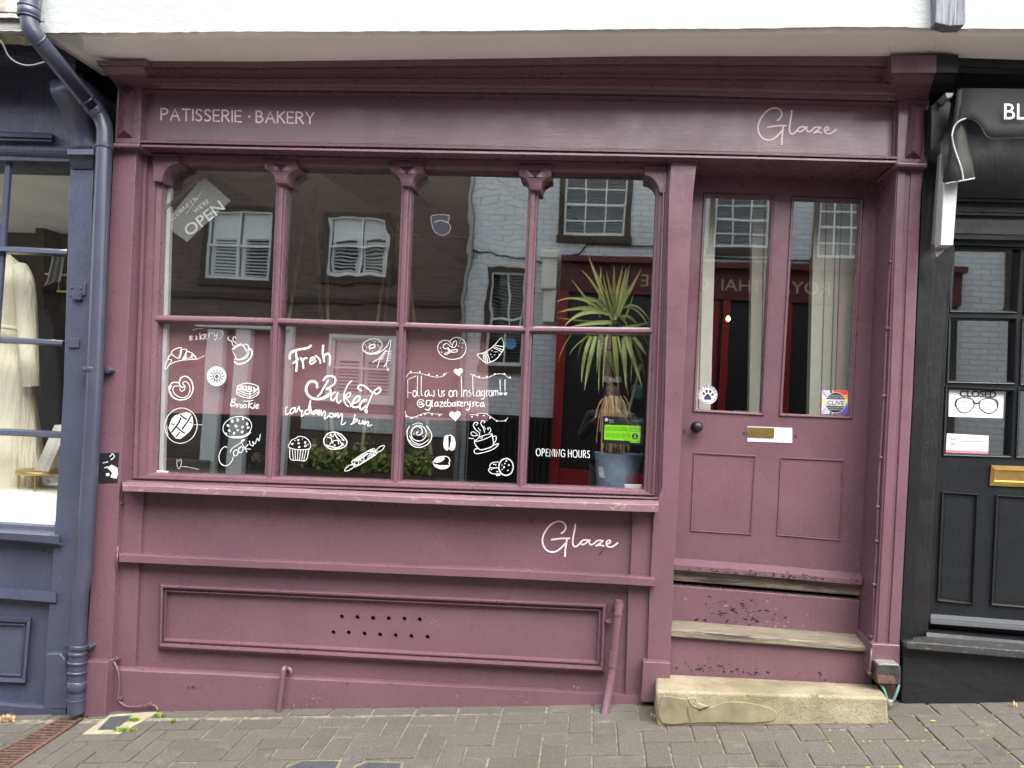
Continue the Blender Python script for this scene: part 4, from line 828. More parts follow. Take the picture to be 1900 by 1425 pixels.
b = MB(); b.disc(1550.5, 747.2, 19.4, -.0974, n=40); b.build('badge_rim', M_vinylw, CL); b = MB(); b.disc(1550.5, 747.2, 18.4, -.0971, n=40); b.build('badge', M_inkb, CL)
b = MB(); b.fill([(1532.2, 740.5), (1568.6, 741.4), (1568.8, 753.6), (1532, 752.5)], -.0967); b.build('badge_band', M_vinylw, CL)
b = MB(); b.text('CLIVE', 1550.5, 751.2, 7.8, -.0963, align='CENTER', sx=1.15, bold=.01, ang=.02); b.build('badge_word', M_inkb, CL)
b = MB(); b.text('EVERYONE IS', 1550.7, 735.3, 2.7, -.0965, align='CENTER'); b.text('WELCOME HERE', 1550.7, 739.2, 3.0, -.0965, align='CENTER'); b.text('ADVOCATING FOR', 1550.4, 757.4, 2.6, -.0965, align='CENTER'); b.text('SAFER SPACES', 1550.4, 761, 2.6, -.0965, align='CENTER'); b.build('badge_print', M_vinylw, CL)
# ================================================================== navy shop on the left
NV = thing('navy_shopfront', 'navy blue shopfront with peeling paint beside the bakery downpipe', 'shopfront', P(60, 1322, .1))
def npart(b, n, m=M_navy, bev=.003, par=None, **k): return b.build(n, m, par or NV, bevel=bev, **k)
npart(MB().prism([(-600, 60), (120, 76), (150, 120), (165, 200), (174, 300), (120, 300), (-600, 284)], .05, -.2), 'fascia_board')
MB().strip([(-600, 66), (0, 78), (60, 82), (150, 100)], [(-600, 108), (0, 121), (95, 126), (150, 140)], -600, 140, [(0, .14), (.55, .13), (.6, .11), (.9, .10), (1, .07)], 0, step=50).build('cornice', M_navy, NV, weld=True)
MB().strip([(-600, 224), (0, 243), (97, 247)], [(-600, 246), (0, 263), (96, 265)], -600, 96, [(0, .05), (.15, .085), (.5, .095), (.6, .08), (.85, .085), (1, .05)], .0, step=40, jit=.5).build('fascia_strip', M_navy, NV)
MB().strip([(-600, 260), (0, 276), (133, 281)], [(-600, 278), (0, 293), (133, 299)], -600, 133, [(0, .055), (.3, .075), (.6, .06), (1, .03)], -.1, step=60).build('head_rail', M_navy, NV)
b = loft([(143, 100, 148, .20), (147, 95, 151, .26), (155, 92.5, 149, .31), (165, 92.5, 146, .325), (175, 95, 147, .31), (187, 101, 151, .28), (200, 108, 156, .25), (215, 115, 160, .22), (232, 121, 165, .195), (250, 126, 168, .175), (268, 130, 171, .165), (278, 131, 172, .165)], .03)
b.sm = [True]*len(b.f); npart(b, 'scroll_console', bev=0, weld=True)
npart(loft([(276, 124, 173, .20), (287, 124, 173, .205), (290, 126.5, 173, .18), (301, 129, 173, .165), (309, 131, 172, .145), (313, 131, 172, .14)], 0), 'console_cap')
NP = npart(MB().prism([(130, 308), (174, 308), (171, 360), (164, 720), (148, 1060), (139, 1200), (134, 1326), (80, 1326), (83, 1215), (96, 1065), (117, 720), (128, 360)], .13, -.2), 'pilaster', bev=.005)
b = MB()
for q, d in (([(130, 523), (159, 523), (158, 548), (129, 549)], .139), ([(127, 627), (147, 628), (146, 645), (126, 645)], .139), ([(133, 541), (150, 542), (150, 556), (133, 556)], .15)): npart(MB().prism(q, d, .12), 'hinge_plate', par=NP, bev=.002)
b = MB()
for x, y in ((134, 534), (151, 535)): npart(MB().lathe(P(x, y, .139), [(.006, 0), (.005, .004), (0, .006)], 10, (0, -1, 0)), 'bolt_head', par=NP, bev=0)
npart(MB().prism([(84, 1212), (112, 1212), (121, 1226), (126, 1300), (124, 1318), (78, 1318)], .165, .1), 'plaster_bump', par=NP, bev=.012)
MB().quad([(-600, 270), (-600, 960), (106, 975), (134, 290)], 0).build('glass_pane', glass('navy_shop_glass', .10, .0012, 3.0), NV)
for q in ([(11, 285), (20, 285), (-31, 980), (-40, 980)], [(-215, 280), (-206, 280), (-222, 970), (-231, 970)]): npart(MB().prism(q, .016, -.004), 'glazing_bar', bev=.002)
for a, c in ((456, 471), (624.5, 639), (795, 811)):
    MB().strip([(-600, a-17), (0, a), (126, a+7)], [(-600, c-20), (0, c-3.5), (126, c+3)], -600, 124 if a < 600 else 116, [(0, .02), (.25, .048), (.75, .05), (1, .02)], -.03, step=80).build('glazing_bar', M_navy, NV, weld=True)
MB().prism([(-600, 948), (103, 966), (101, 974), (-600, 956)], .012, -.4).build('white_window_board', M_vinylw, NV)
MB().strip([(-600, 953), (0, 966), (104, 973)], [(-600, 974), (0, 985), (103, 992)], -600, 103, [(0, .0), (.3, .05), (1, .06)], -.05, step=50).build('bottom_rail', M_navy, NV)
MB().strip([(-600, 958), (0, 979), (110, 984)], [(-600, 985), (0, 1002), (109, 1012)], -600, 110, [(0, .05), (.3, .14), (.4, .175), (.9, .17), (1, .16)], .0, step=30, jit=.8).build('window_sill', M_navy, NV, weld=True)
npart(MB().prism([(-600, 980), (112, 990), (98, 1200), (90, 1330), (-600, 1330)], .09, -.1), 'stallriser', bev=0)
MB().strip([(-600, 1078), (0, 1090), (106, 1096)], [(-600, 1100), (0, 1112), (102, 1120)], -600, 104, [(0, .08), (.2, .14), (.9, .145), (1, .13)], .0, step=50, jit=.4).build('mid_rail', M_navy, NV, weld=True)
b = MB(); q = [(-420, 1126), (59, 1146), (48, 1270), (-420, 1250)]; b.frame(q, [(-400, 1145), (42, 1164), (36, 1250), (-400, 1232)], [(0, .09), (.15, .12), (.5, .115), (.6, .10), (.8, .108), (1, .088)], .05); npart(b, 'panel_moulding', bev=0, weld=True)
MB().strip([(-600, 1285), (0, 1296), (85, 1306), (126, 1311)], [(-600, 1316), (0, 1325), (85, 1331), (126, 1333)], -600, 122, [(0, .09), (.2, .15), (.4, .165), (1, .16)], .0, step=20, jit=1.5).build('skirting', M_navy, NV, weld=True)
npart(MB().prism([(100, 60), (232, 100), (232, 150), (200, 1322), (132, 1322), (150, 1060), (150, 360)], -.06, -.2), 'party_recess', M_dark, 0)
# room behind the navy window
XN = P(172, 700, 0).x
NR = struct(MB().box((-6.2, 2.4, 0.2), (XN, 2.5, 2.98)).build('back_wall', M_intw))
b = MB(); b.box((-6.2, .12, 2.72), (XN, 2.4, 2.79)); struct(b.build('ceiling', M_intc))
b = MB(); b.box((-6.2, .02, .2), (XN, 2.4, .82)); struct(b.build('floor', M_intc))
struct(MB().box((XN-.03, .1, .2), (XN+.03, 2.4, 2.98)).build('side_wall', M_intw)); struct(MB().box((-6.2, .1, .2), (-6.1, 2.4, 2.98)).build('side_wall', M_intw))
b = MB(); b.prism([(66, 395), (82, 395), (80, 620), (64, 620)], -2.2, -2.39); tag(b.build('timber_post', M_bwood), 'dark timber post against the back wall of the navy shop', 'post')
# coat dress on a stand
DR = thing('long_dress', 'long cream coat dress on a headless dummy in the navy shop window', 'dress', P(20, 960, -.35))
b = MB(); prof = [(452, 6, 9), (466, 9, 15), (478, 14, 30), (488, 20, 46), (500, 25, 57), (530, 30, 64), (560, 30, 66), (600, 28, 65), (628, 27, 66), (660, 31, 70), (720, 38, 77), (800, 47, 87), (880, 55, 98), (950, 60, 108), (966, 61, 110)]
n = 40; vs = []; cxs = ln([(455, 0), (620, -3), (966, -10)])
for y, rin, r in prof:
    c = P(cxs(y), y, -.33); k = 3.93/1400
    for i in range(n):
        a = 2*pi*i/n; fl = 1+(.07*sin(a*9+y*.01) if y > 640 else .012*sin(a*5))*min(1, max(.2, (y-620)/250))
        vs.append((c.x+r*k*fl*cos(a), c.y+r*.62*k*fl*sin(a), c.z))
b.add(vs, [[i*n+j, i*n+(j+1) % n, (i+1)*n+(j+1) % n, (i+1)*n+j] for i in range(len(prof)-1) for j in range(n)], True); b.build('dress_body', M_dress, DR)
b = MB(); k = .0028
b.tube(catmull([tuple(P(38, 496, -.30)), tuple(P(45, 525, -.27)), tuple(P(50, 580, -.25)), tuple(P(53, 640, -.24)), tuple(P(56, 690, -.24)), tuple(P(58, 716, -.25))], 6), [.040+.014*sin(min(1,q/8)*1.57)-.012*max(0,(q-10)/20) for q in range(31)], 16); b.build('sleeve', M_dress, DR)
b = MB(); b.tube([P(x, y, d) for x, y, d in ((-60, 596, -.22), (-20, 603, -.17), (15, 607, -.175), (38, 611, -.24))], .012, 8); b.build('belt', M_dress, DR)
TB = thing('gold_side_table', 'small round gold table with thin legs in the navy shop window', 'table', P(75, 960, -.2))
c = P(75, 874, -.22); b = MB(); b.lathe(c, [(0, .006), (.112, .006), (.117, .0), (.117, -.012), (.108, -.016), (0, -.016)], 40); b.build('table_top', M_gold, TB, recalc=True)
for x, y in ((-.11, -.02), (.055, -.1), (.06, .1)): MB().tube([c+Vector((x, y, -.01)), c+Vector((x*1.06, y*1.06, -.30))], .0045, 8).build('leg', M_gold, TB)
for i, (ox, m) in enumerate(((0, M_book), (9, M_vinylw), (17, M_book))):
    b = MB(); b.prism([(64+ox, 872), (72+ox, 877), (109+ox, 792), (101+ox, 788)], -.17, -.32)
    tag(b.build('leaning_board', m, bevel=.002), ['front tan board leaning on the gold table', 'middle white board leaning on the gold table', 'rear tan board leaning on the gold table'][i], 'board', 'boards leaning on the gold table')
LP = thing('ceiling_spotlight', 'small cream cone spotlight on the navy shop ceiling', 'lamp', P(98, 303, -1.0))
b = MB(); b.tube([P(91, 303, -1.0), P(101, 316, -1.0), P(108, 326, -1.0)], .009, 8); b.build('arm', M_brassd, LP)
c0, c1 = P(107, 325, -1.0), P(113, 340, -1.0); ax = (c1-c0).normalized(); b = MB(); b.lathe(c0, [(.012, 0), (.02, .01), (.055, (c1-c0).length)], 20, ax); b.build('shade', M_cream, LP)
def lampat(name, loc, par, watts, col, target, size=60):
    ld = bpy.data.lights.new(name, 'SPOT'); ld.energy = watts; ld.color = col; ld.spot_size = radians(size); ld.spot_blend = .6; ld.shadow_soft_size = .03
    lo = bpy.data.objects.new(name, ld); SC.collection.objects.link(lo); lo.parent = par; lo.location = Vector(loc)-par.location
    lo.rotation_euler = (Vector(loc)-Vector(target)).to_track_quat('Z', 'Y').to_euler()
lampat('bulb_light', c1+ax*.02, LP, 48, (1, .86, .62), P(30, 720, -.3), 100)
b = MB()
vs = []; fs = []; q = [[(98, 470), (120, 472)], [(93, 495), (117, 497)], [(87, 520), (112, 522)], [(81, 531), (101, 524)]]
for j, rowp in enumerate(q):
    for i in range(9):
        t = i/8; vs.append(P(rowp[0][0]+(rowp[1][0]-rowp[0][0])*t, rowp[0][1]+(rowp[1][1]-rowp[0][1])*t, -1.2+.03*sin(i*1.9)))
b.add(vs, [[j*9+i, j*9+i+1, (j+1)*9+i+1, (j+1)*9+i] for j in range(3) for i in range(8)], True); tag(b.build('hanging_cloth', M_cloth), 'pale blue cloth hanging on a gold rail behind the dress', 'cloth')
RK = thing('gold_clothes_rail', 'gold metal clothes rail at the back of the navy shop', 'clothes rail', P(110, 545, -1.25))
b = MB()
for a, c_ in (((20, 470), (126, 474)), ((84, 508), (126, 510)), ((110, 512), (110, 540)), ((106, 540), (126, 541))): b.tube([P(*a, -1.3), P(*c_, -1.3)], .008, 8)
b.build('rail_tubes', M_gold, RK)
# dark garment at the back
tag(MB().prism([(70, 575), (84, 572), (96, 600), (112, 700), (112, 960), (62, 960), (70, 700)], -1.1, -1.3).build('striped_garment', M_jacket, bevel=.03), 'dark striped garment standing behind the dress', 'garment')

# ================================================================== downpipe
DP = thing('downpipe', 'blue grey plastic downpipe bending between navy and maroon shopfronts', 'downpipe', P(141, 1322, .22))
pts = [(54, -160, .62), (54, -20, .62), (54, 34, .62), (57, 52, .615), (66, 68, .60), (180, 208, .235), (189, 222, .22), (194, 240, .215), (194, 262, .215), (190, 360, .215), (175.5, 720, .215), (157, 1060, .215), (149, 1100, .215), (144, 1190, .215), (141, 1322, .215)]
pp = [P(*q) for q in pts]; full = pp[:2]+[p for p in catmull([tuple(q) for q in pp[2:5]], 4)]+catmull([tuple(q) for q in pp[5:9]], 4)+pp[9:]
MB().tube(full, .0375, 28).build('pipe', M_navyp, DP)
def ring(x, y, d, r, h, rot=None):
    c = P(x, y, d); ax = rot or Vector((.05, 0, 1)); b = MB(); ax = ax.normalized()
    b.lathe(c-ax*h/2, [(r-.004, 0), (r, .003), (r, h-.003), (r-.004, h)], 28, ax); return b
b = MB()
for x, y, r, h in ((54, 14, .046, .012), (54, 24, .0455, .035), (54, 33, .047, .010)): ring(x, y, .62, r, h).build('collar', M_navyp, DP, smooth_all=True)
for x, y, r, h in ((144, 1212, .041, .02), (143.5, 1228, .0445, .014), (143, 1246, .0445, .014), (142.5, 1272, .0425, .05), (142, 1297, .041, .006)): ring(x, y, .215, r, h).build('collar', M_navyp, DP, smooth_all=True)
dv = P(180, 208, .235)-P(66, 68, .60); dv.normalize()
for t in (.03, .80, .97): 
    c = P(66, 68, .60).lerp(P(180, 208, .235), t); L = [(.037, -.004), (.0405, -.002), (.0405, .002), (.037, .004)] if t < .9 else [(.037, -.03), (.0405, -.028), (.0405, .03), (.037, .032)]
    MB().lathe(c, L, 28, dv).build('collar', M_navyp, DP)
for x, y, a, c_ in ((194, 272, 171, 209), (173, 685, 149, 203), (146, 1199, 116, 167)):
    q = ring(x, y, .215, .0425, .022); b = MB(); b.add(q.v, q.f, True); h = 5.5
    b.prism([(a, y-h), (x, y-h*.8), (x, y+h), (a+3, y+h), (a-2, y)], .19, .13); b.prism([(x, y-h*.8), (c_-2, y-h+2), (c_+2, y+2), (c_-2, y+h+2), (x, y+h)], .19, .145)
    b.build('pipe_clip', M_navyp, DP, bevel=.002)
wirep = [(-40, 40, .5), (0, 74, .46), (16, 104, .42), (36, 118, .40), (58, 121, .40), (82, 115, .42)]
tag(tubepx(wirep, .0035).build('loose_wire', M_wire), 'thin pale wire sagging across the dark recess at top left', 'wire')
# jettied timber house above the navy shop
TH = thing('old_timber_house', 'old weathered beam and masonry overhanging the navy shopfront', 'house', P(0, 70, .4))
MB().prism([(-900, -1000), (60, -1000), (70, -200), (73, 20), (40, 22), (-900, 10)], .50, .1).build('rough_wall', plain('pale_rubble', (.40, .37, .32), .9, var=.5, sc=12, bump=.8), TH)
MB().prism([(-900, 8), (38, 19), (72, 20), (72, 30), (-900, 22)], .44, .1).build('dark_gap', M_bwood, TH)
MB().strip([(-900, 12), (0, 24), (72, 27)], [(-900, 46), (0, 60), (72, 62)], -900, 70, [(0, .52), (.2, .525), (.24, .50), (.9, .50), (1, .49)], .44, step=12, jit=1.2).build('bressummer_beam', wood('grey_limewashed_oak', (.16, .16, .15), (.36, .36, .34), 0, .8), TH)
MB().strip([(-900, 46), (0, 59), (74, 61)], [(-900, 66), (0, 79), (74, 82)], -900, 72, [(0, .47), (.3, .475), (.5, .455), (1, .44)], .42, step=9, jit=2.2).build('broken_plaster', M_conc, TH)
MB().prism([(-900, 60), (76, 76), (150, 98), (232, 150), (232, 96), (100, 62)], .10, -.2).build('dark_eaves_board', M_bwood, TH)
b = MB(); vs = [P(-900, 64, .44), P(70, 79, .43), P(76, 84, .36), P(112, 103, .10), P(112, 103, .0), P(-900, 66, .0)]; b.add(vs+[v+Vector((0, 0, .02)) for v in vs], [[0, 1, 2, 3, 4, 5], [11, 10, 9, 8, 7, 6]]+[[i, (i+1) % 6, (i+1) % 6+6, i+6] for i in range(6)]); b.build('shade_black_soffit', M_black, TH)  # underside coloured black to paint in the shade of the recess
# cobweb of old twigs by the pipe collar
b = MB()
for i in range(9):
    a = random.uniform(-2.4, .9); L = random.uniform(6, 15); b.tube([P(76, 40, .56), P(76+L*.5*cos(a)+2, 40-L*.5*sin(a), .575), P(76+L*cos(a), 40-L*sin(a)+2, .57)], .0016, 5)
tag(b.build('old_twigs', M_wire), 'wispy twigs caught behind the top of the downpipe', 'twigs')

# ================================================================== black shop on the right
BK = thing('black_shopfront', 'black painted shopfront with glazed door at the right edge', 'shopfront', P(1850, 1300, .1))
def bpart(b, n, m=M_black, bev=.003, par=None, **k): return b.build(n, m, par or BK, bevel=bev, **k)
bpart(loft([(102, 1738.5, 1779, .38), (135, 1738.5, 1777, .37), (138, 1736.5, 1775, .34), (152, 1731.5, 1772, .305), (158, 1729.5, 1768, .285), (162, 1728.5, 1765, .262), (175, 1724.5, 1755, .21), (187, 1723.5, 1750, .172)], 0), 'corbel', bev=.002)
MB().strip([(1770, 106), (1900, 111), (2500, 124)], [(1770, 164), (1900, 166), (2500, 178)], 1772, 2480, [(0, .33), (.3, .32), (.33, .29), (.5, .27), (.55, .25), (.75, .20), (.8, .18), (1, .12)], 0, step=80).build('cornice', M_black, BK, weld=True)
bpart(MB().prism([(1723, 160), (2500, 175), (2500, 395), (1710, 450), (2500, 470)][:0] or [(1723, 160), (2500, 175), (2500, 475), (1708, 452)], .02, -.1), 'fascia_board', paint('black_fascia_paint', (.016, .0185, .022), .42, lump=.25), 0)
for i, (yt, h, d) in enumerate(((366, 9, .05), (392, 8, .035), (432, 14, .05))):
    MB().strip([(1740, yt-1), (2500, yt+16)], [(1740, yt+h-1), (2500, yt+h+16)], 1742, 2480, [(0, .018), (.3, d*.7+.02), (.8, d*.7+.02), (1, .018)], -.1, step=150).build('transom_moulding', M_black, BK)
bpart(MB().prism([(1722, 187), (1750, 188), (1736, 470), (1719, 720), (1700, 1060), (1694, 1195), (1670, 1195), (1677, 1060), (1695, 720), (1711, 360)], .10, -.1), 'door_case')
bpart(MB().prism([(1736, 380), (1768, 380), (1745, 720), (1728, 1060), (1722, 1180), (1690, 1196), (1698, 1060), (1717, 720)], .04, -.1), 'door_case', paint('worn_black_paint', (.013, .012, .0115), .5, spec=.25, chips=(.05, .045, .04), chip_th=.68, lump=.4), bev=.004)
bpart(MB().prism([(1760, 440), (1773, 440), (1760, 590), (1745, 843), (1730, 1130), (1720, 1180), (1716, 1180), (1726, 1060), (1742, 720), (1758, 470)], .02, -.1), 'door_case')
A = [(1772, 462), (1891, 464), (1884, 577), (1766, 575)]; B_ = [(1765, 592), (1883, 594), (1880, 709), (1761, 706)]; C_ = [(1759, 721), (1879, 727), (1873, 845), (1754, 841)]
sh = lambda q, dx, dy=4: [(x+dx, y+dy) for x, y in q]
hol = [A, B_, C_, sh(A, 138), sh(B_, 136), sh(C_, 135), sh(A, 276, 8), sh(B_, 274, 8), sh(C_, 270, 8)]
BD = bpart(MB().plate([(1764, 430), (2225, 446), (2180, 1186), (1724, 1146)], hol, .0, -.05), 'door', bev=.002)
for q in hol:
    MB().frame(inset(q, -5), q, [(0, .002), (.3, .010), (.6, .008), (1, -.02)], -.04).build('glazing_bead', M_black, BD, weld=True)
    MB().quad([q[0], q[3], q[2], q[1]], -.025).build('door_pane', M_glassd, BD)
for q in ([(1747, 912), (1815, 916), (1806, 1123), (1738, 1116)], [(1848, 918), (1990, 926), (1980, 1135), (1838, 1124)], [(2020, 928), (2150, 936), (2140, 1145), (2010, 1138)]):
    MB().frame(q, inset(q, 8), [(0, .002), (.2, .012), (.5, .006), (.8, -.006), (1, .0015)], -.03).build('door_panel', M_black, BD, weld=True)
b = MB(); q = [(1838, 862.5), (1990, 868), (1986, 908), (1835, 902)]; b.frame(q, [(1849, 874), (1980, 879), (1977, 896), (1847, 891)], [(0, .002), (.1, .010), (.8, .012), (1, .004)], .0)
b.fill([(1848, 873), (1981, 878), (1978, 897), (1846, 892)], .0045); b.build('letter_plate', M_brass, BD)
MB().strip([(1727, 1139), (1900, 1152), (2200, 1176)], [(1727, 1157), (1900, 1170), (2200, 1194)], 1727, 2190, [(0, .002), (.4, .04), (.45, .045), (.65, .045), (.7, .05), (1, .05)], -.02, step=60).build('weatherboard', paint('grey_black_paint', (.085, .09, .10), .42, lump=.3), BD)
bpart(MB().prism([(1722, 1158), (2200, 1194), (2200, 1204), (1720, 1168)], -.02, -.1), 'threshold_gap', M_dark, 0)
MB().strip([(1720, 1164), (1900, 1180), (2200, 1204)], [(1718, 1182), (1900, 1199), (2200, 1222)], 1719, 2190, [(0, .0), (.5, .06), (1, .07)], -.1, step=60).build('threshold', M_black, BK)
stepblock((1716, 1180), (2260, 1222), (1683, 1190), (2260, 1236), (1683, 1205), (2260, 1253), .06, .22).build('door_sill', paint('worn_sill_paint', (.03, .03, .03), .6, chips=(.10, .095, .09), chip_th=.60, lump=.5), BK, bevel=.006)
bpart(MB().prism([(1676, 1190), (1690, 1200), (2500, 1262), (2500, 1310), (1700, 1325), (1672, 1300)], .17, -.1), 'plinth', M_lump, .006)
bpart(MB().prism([(2232, 440), (2600, 452), (2600, 1270), (2188, 1232), (2190, 1186)], .03, -.1), 'side_panel', bev=.004)
# two cards stuck inside the door
CS = thing('closed_sign', 'white CLOSED sign with drawn spectacles in the black shop door', 'sign', P(1811, 776, -.02))
MB().prism([(1761, 723), (1863, 729), (1861, 776), (1760, 773)], -.018, -.0205).build('card', M_vinylw, CS)
b = MB(); b.text('CLOSED', 1814.5, 736.5, 11.5, -.0172, align='CENTER', sx=1.15, bold=.035, ang=.03)
g = lambda L: [(1730+x*.16144, 700+y*.16144) for x, y in L]
b.stroke(g([(350, 235), (440, 245), (480, 285), (465, 350), (400, 405), (320, 395), (275, 330), (285, 260), (350, 235)]), 1.7, -.0170); b.stroke(g([(640, 240), (560, 265), (540, 310), (560, 370), (640, 415), (720, 390), (750, 330), (720, 260), (640, 240)]), 1.7, -.0168)
b.stroke(g([(470, 280), (510, 305), (545, 280)]), 2.4, -.0165); b.stroke(g([(475, 300), (510, 300), (540, 300)]), 1.6, -.0164); b.stroke(g([(270, 330), (268, 290), (285, 255)]), 3, -.0163); b.stroke(g([(752, 330), (750, 290), (725, 258)]), 3, -.0162)
b.text('R', 1771, 767, 4, -.017, sx=.8); b.build('black_print', M_inkb, CS)
for e_ in ([(305, 315), (370, 275), (445, 335), (380, 355), (305, 315)], [(580, 345), (640, 290), (710, 330), (645, 370), (580, 345)]): MB().stroke(g(e_), .9, -.0169).build('eye_outline', M_inkg, CS)
CC = thing('crest_card', 'small white card with grey crest and pink strip in the black shop door', 'card', P(1795, 842, -.02))
MB().prism([(1757, 804), (1834.5, 808.5), (1833.5, 842), (1755, 839.5)], -.018, -.0205).build('card', M_vinylw, CC)
MB().fill([(1755.3, 834.2), (1833.6, 837.8), (1833.5, 842), (1755, 839.5)], -.0174).build('pink_strip', plain('pink_card_ink', (.50, .18, .23), .5, bump=0), CC)
b = MB(); 
for x0, x1, y, h in ((1781, 1796, 818.2, 1.7), (1797.5, 1808, 818.7, 1.7), (1809.5, 1828, 819.2, 1.7), (1781, 1800, 823.2, 1.0), (1802, 1818, 823.8, 1.0)): b.stroke([(x0, y), ((x0+x1)/2, y+.2), (x1, y+.4)], h, -.0172, wob=.35)

for x, y, r in ((1768.5, 813, 3), (1768.5, 819, 4), (1764, 824, 3), (1773, 824.4, 3), (1768.5, 825, 2.6), (1763, 812, 2), (1774, 812.5, 2)): b.stroke(ell(x, y, r, r*1.1, n=8), .8, -.0172+random.uniform(0, .0004))
b.build('grey_print', M_inkg, CC)
# awning
AW = thing('folding_awning', 'black awning with white piped valance folded above the black shop door', 'awning', P(1830, 300, .2))
def vsheet(name, rows, mat, wav=0):
    b = MB(); m = len(rows[0]); vs = [P(*p) for r_ in rows for p in r_]
    b.add(vs, [[j*m+i, j*m+i+1, (j+1)*m+i+1, (j+1)*m+i] for j in range(len(rows)-1) for i in range(m-1)], True)
    o = b.build(name, mat, AW, smooth_all=True)
    md = o.modifiers.new('thick', 'SOLIDIFY'); md.thickness = .003; return o
rowsv = []
for t in (0, .25, .5, .75, 1):
    r_ = []
    for x, yb, k in ((1778, 240, 0), (1785, 228, .0), (1795, 220, .02), (1806, 220, .03), (1816, 227, .04), (1824, 238, .045), (1831, 251, .05), (1846, 255.5, .05), (1900, 254, .05), (2000, 256, .05), (2250, 262, .05), (2480, 268, .05)):
        yt = 164+(x-1780)*.012; xt = x if x > 1800 else 1782+(x-1778)*.8
        r_.append((xt+(x-xt)*t, yt+(yb-yt)*t, .34+k*.6+.03*t))
    rowsv.append(r_)
vsheet('valance', rowsv, M_canvas)
rows = []
for t in (0, .2, .4, .6, .8, 1):
    yl = 166+(341-166)*t; xl = ln([(0, 1777), (.45, 1766), (1, 1754)])(t); xr = ln([(0, 1786), (.3, 1789), (1, 1808)])(t); yr = yl-ln([(0, 0), (1, 11)])(t)
    rows.append([(xl+(xr-xl)*s, yl+(yr-yl)*s, .335+.04*sin(s*3.1)*(.3+t)) for s in (0, .2, .4, .6, .8, 1)])
vsheet('valance_return', rows, plain('grey_canvas', (.045, .046, .042), .85, var=.25, sc=200, bump=.3))
def pip(pts, r=.0036): return tubepx(pts, r, 8, 5)
b = pip([(1766, 252, .385), (1770, 236, .38), (1778, 226, .385), (1787, 221.5, .38), (1797, 219.5, .375), (1806, 221, .37), (1816, 228, .372), (1824, 239, .375), (1831, 251.5, .38), (1846, 256, .38), (1900, 254.5, .38), (2000, 256.5, .38), (2250, 262.5, .38)])
q = pip([(1766, 252, .385), (1770, 272, .378), (1778, 296, .385), (1784, 314, .39), (1787, 332, .39)]); b.add(q.v, q.f, True)
q = pip([(1755, 341, .36), (1787, 335, .39), (1808, 331, .37)]); b.add(q.v, q.f, True); b.build('piping', M_pipew, AW)
b = MB(); b.text('BL', 1860, 221, 30.5, .408, sx=1.0, bold=.0, ang=.01); 
b.build('valance_lettering', M_vinylw, AW)
MB().prism([(1751, 338), (1777.5, 338), (1769, 455.5), (1745.5, 455)], .32, .26).build('front_arm', M_alu, AW, bevel=.003)
b = MB()
for i in range(4): MB().prism([(1745+i*1.6, 285), (1748+i*1.6, 285), (1738+i*1.9, 455-i), (1733+i*2.2, 452-i)], .24-.03*i, .21-.03*i).build('folded_arm', M_greym, AW, bevel=.002)
MB().prism([(1728, 195), (1757, 180), (1766, 192), (1757, 236), (1748, 262), (1727, 280)], .24, .08).build('cassette_end', M_black, AW, bevel=.004)
b = MB(); b.prism([(1754, 172), (1770, 172), (1766, 181), (1757, 182)], .31, .2); b.prism([(1735, 468), (1752, 461), (1751, 466), (1738, 477)], .27, .22); b.tube([P(1742, 455, .25), P(1741, 462, .25), P(1745, 467, .25)], .006, 8); b.build('arm_bracket', M_greym, AW, bevel=.002)
# room behind the black door
XK = P(1735, 700, 0).x
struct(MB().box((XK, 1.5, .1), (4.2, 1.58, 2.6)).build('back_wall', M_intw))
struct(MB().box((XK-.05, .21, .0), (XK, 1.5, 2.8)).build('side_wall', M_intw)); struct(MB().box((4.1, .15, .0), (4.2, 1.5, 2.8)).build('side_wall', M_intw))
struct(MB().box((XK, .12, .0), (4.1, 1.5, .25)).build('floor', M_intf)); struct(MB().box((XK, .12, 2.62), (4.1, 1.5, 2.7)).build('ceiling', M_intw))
# ================================================================== ground
gpts = [P(230, 1320, .14), P(700, 1319, .14), P(1180, 1311, .14), P(1220, 1344, .36), P(1648, 1341, .36), P(1895, 1300, .17), P(60, 1328, .17)]
import numpy as np
A_ = np.array([[p.x, -p.y, 1] for p in gpts]); z_ = np.array([p.z for p in gpts])
ga, gb_, gc = np.linalg.lstsq(A_, z_, rcond=None)[0]
gb_ = min(max(gb_, -.09), -.03); gc = float(np.mean(z_-A_[:, 0]*ga-A_[:, 1]*gb_))
def G(x, d): return ga*x+gb_*min(d, 1.7)+gc
print('ground', ga, gb_, gc, [round(float(p.z-G(p.x, -p.y)), 3) for p in gpts])
rg = random.Random(3)
def brick(b, poly, top, tilt, gap=.0035, bev=.004):
    cx = sum(p[0] for p in poly)/4; cy = sum(p[1] for p in poly)/4
    tx, ty = tilt
    def sh(k): 
        o = []
        for x, y in poly:
            l = sqrt((x-cx)**2+(y-cy)**2); dx = x-cx; dy = y-cy
            mx_ = max(abs(q[0]-cx) for q in poly); o.append((cx+dx*(1-k/.06*.5), cy+dy*(1-k/.06*.5)) if False else (x-(k if dx > 0 else -k)*1.0, y-(k if dy > 0 else -k)*1.0))
        return o
    vs = []
    for k, dz in ((gap, -.02), (gap, -bev), (gap+bev*.35, -bev*.3), (gap+bev, 0)):
        for x, d in sh(k): vs.append((x, -d, G(x, d)+top+dz+tx*(x-cx)+ty*(d-cy)))
    fs = [[i*4+j, i*4+(j+1) % 4, (i+1)*4+(j+1) % 4, (i+1)*4+j] for i in range(3) for j in range(4)]+[[12, 13, 14, 15]]
    b.add(vs, fs)
bp = MB(); X0, X1 = -3.5, 3.4; row0 = .21; th = radians(-1.0)
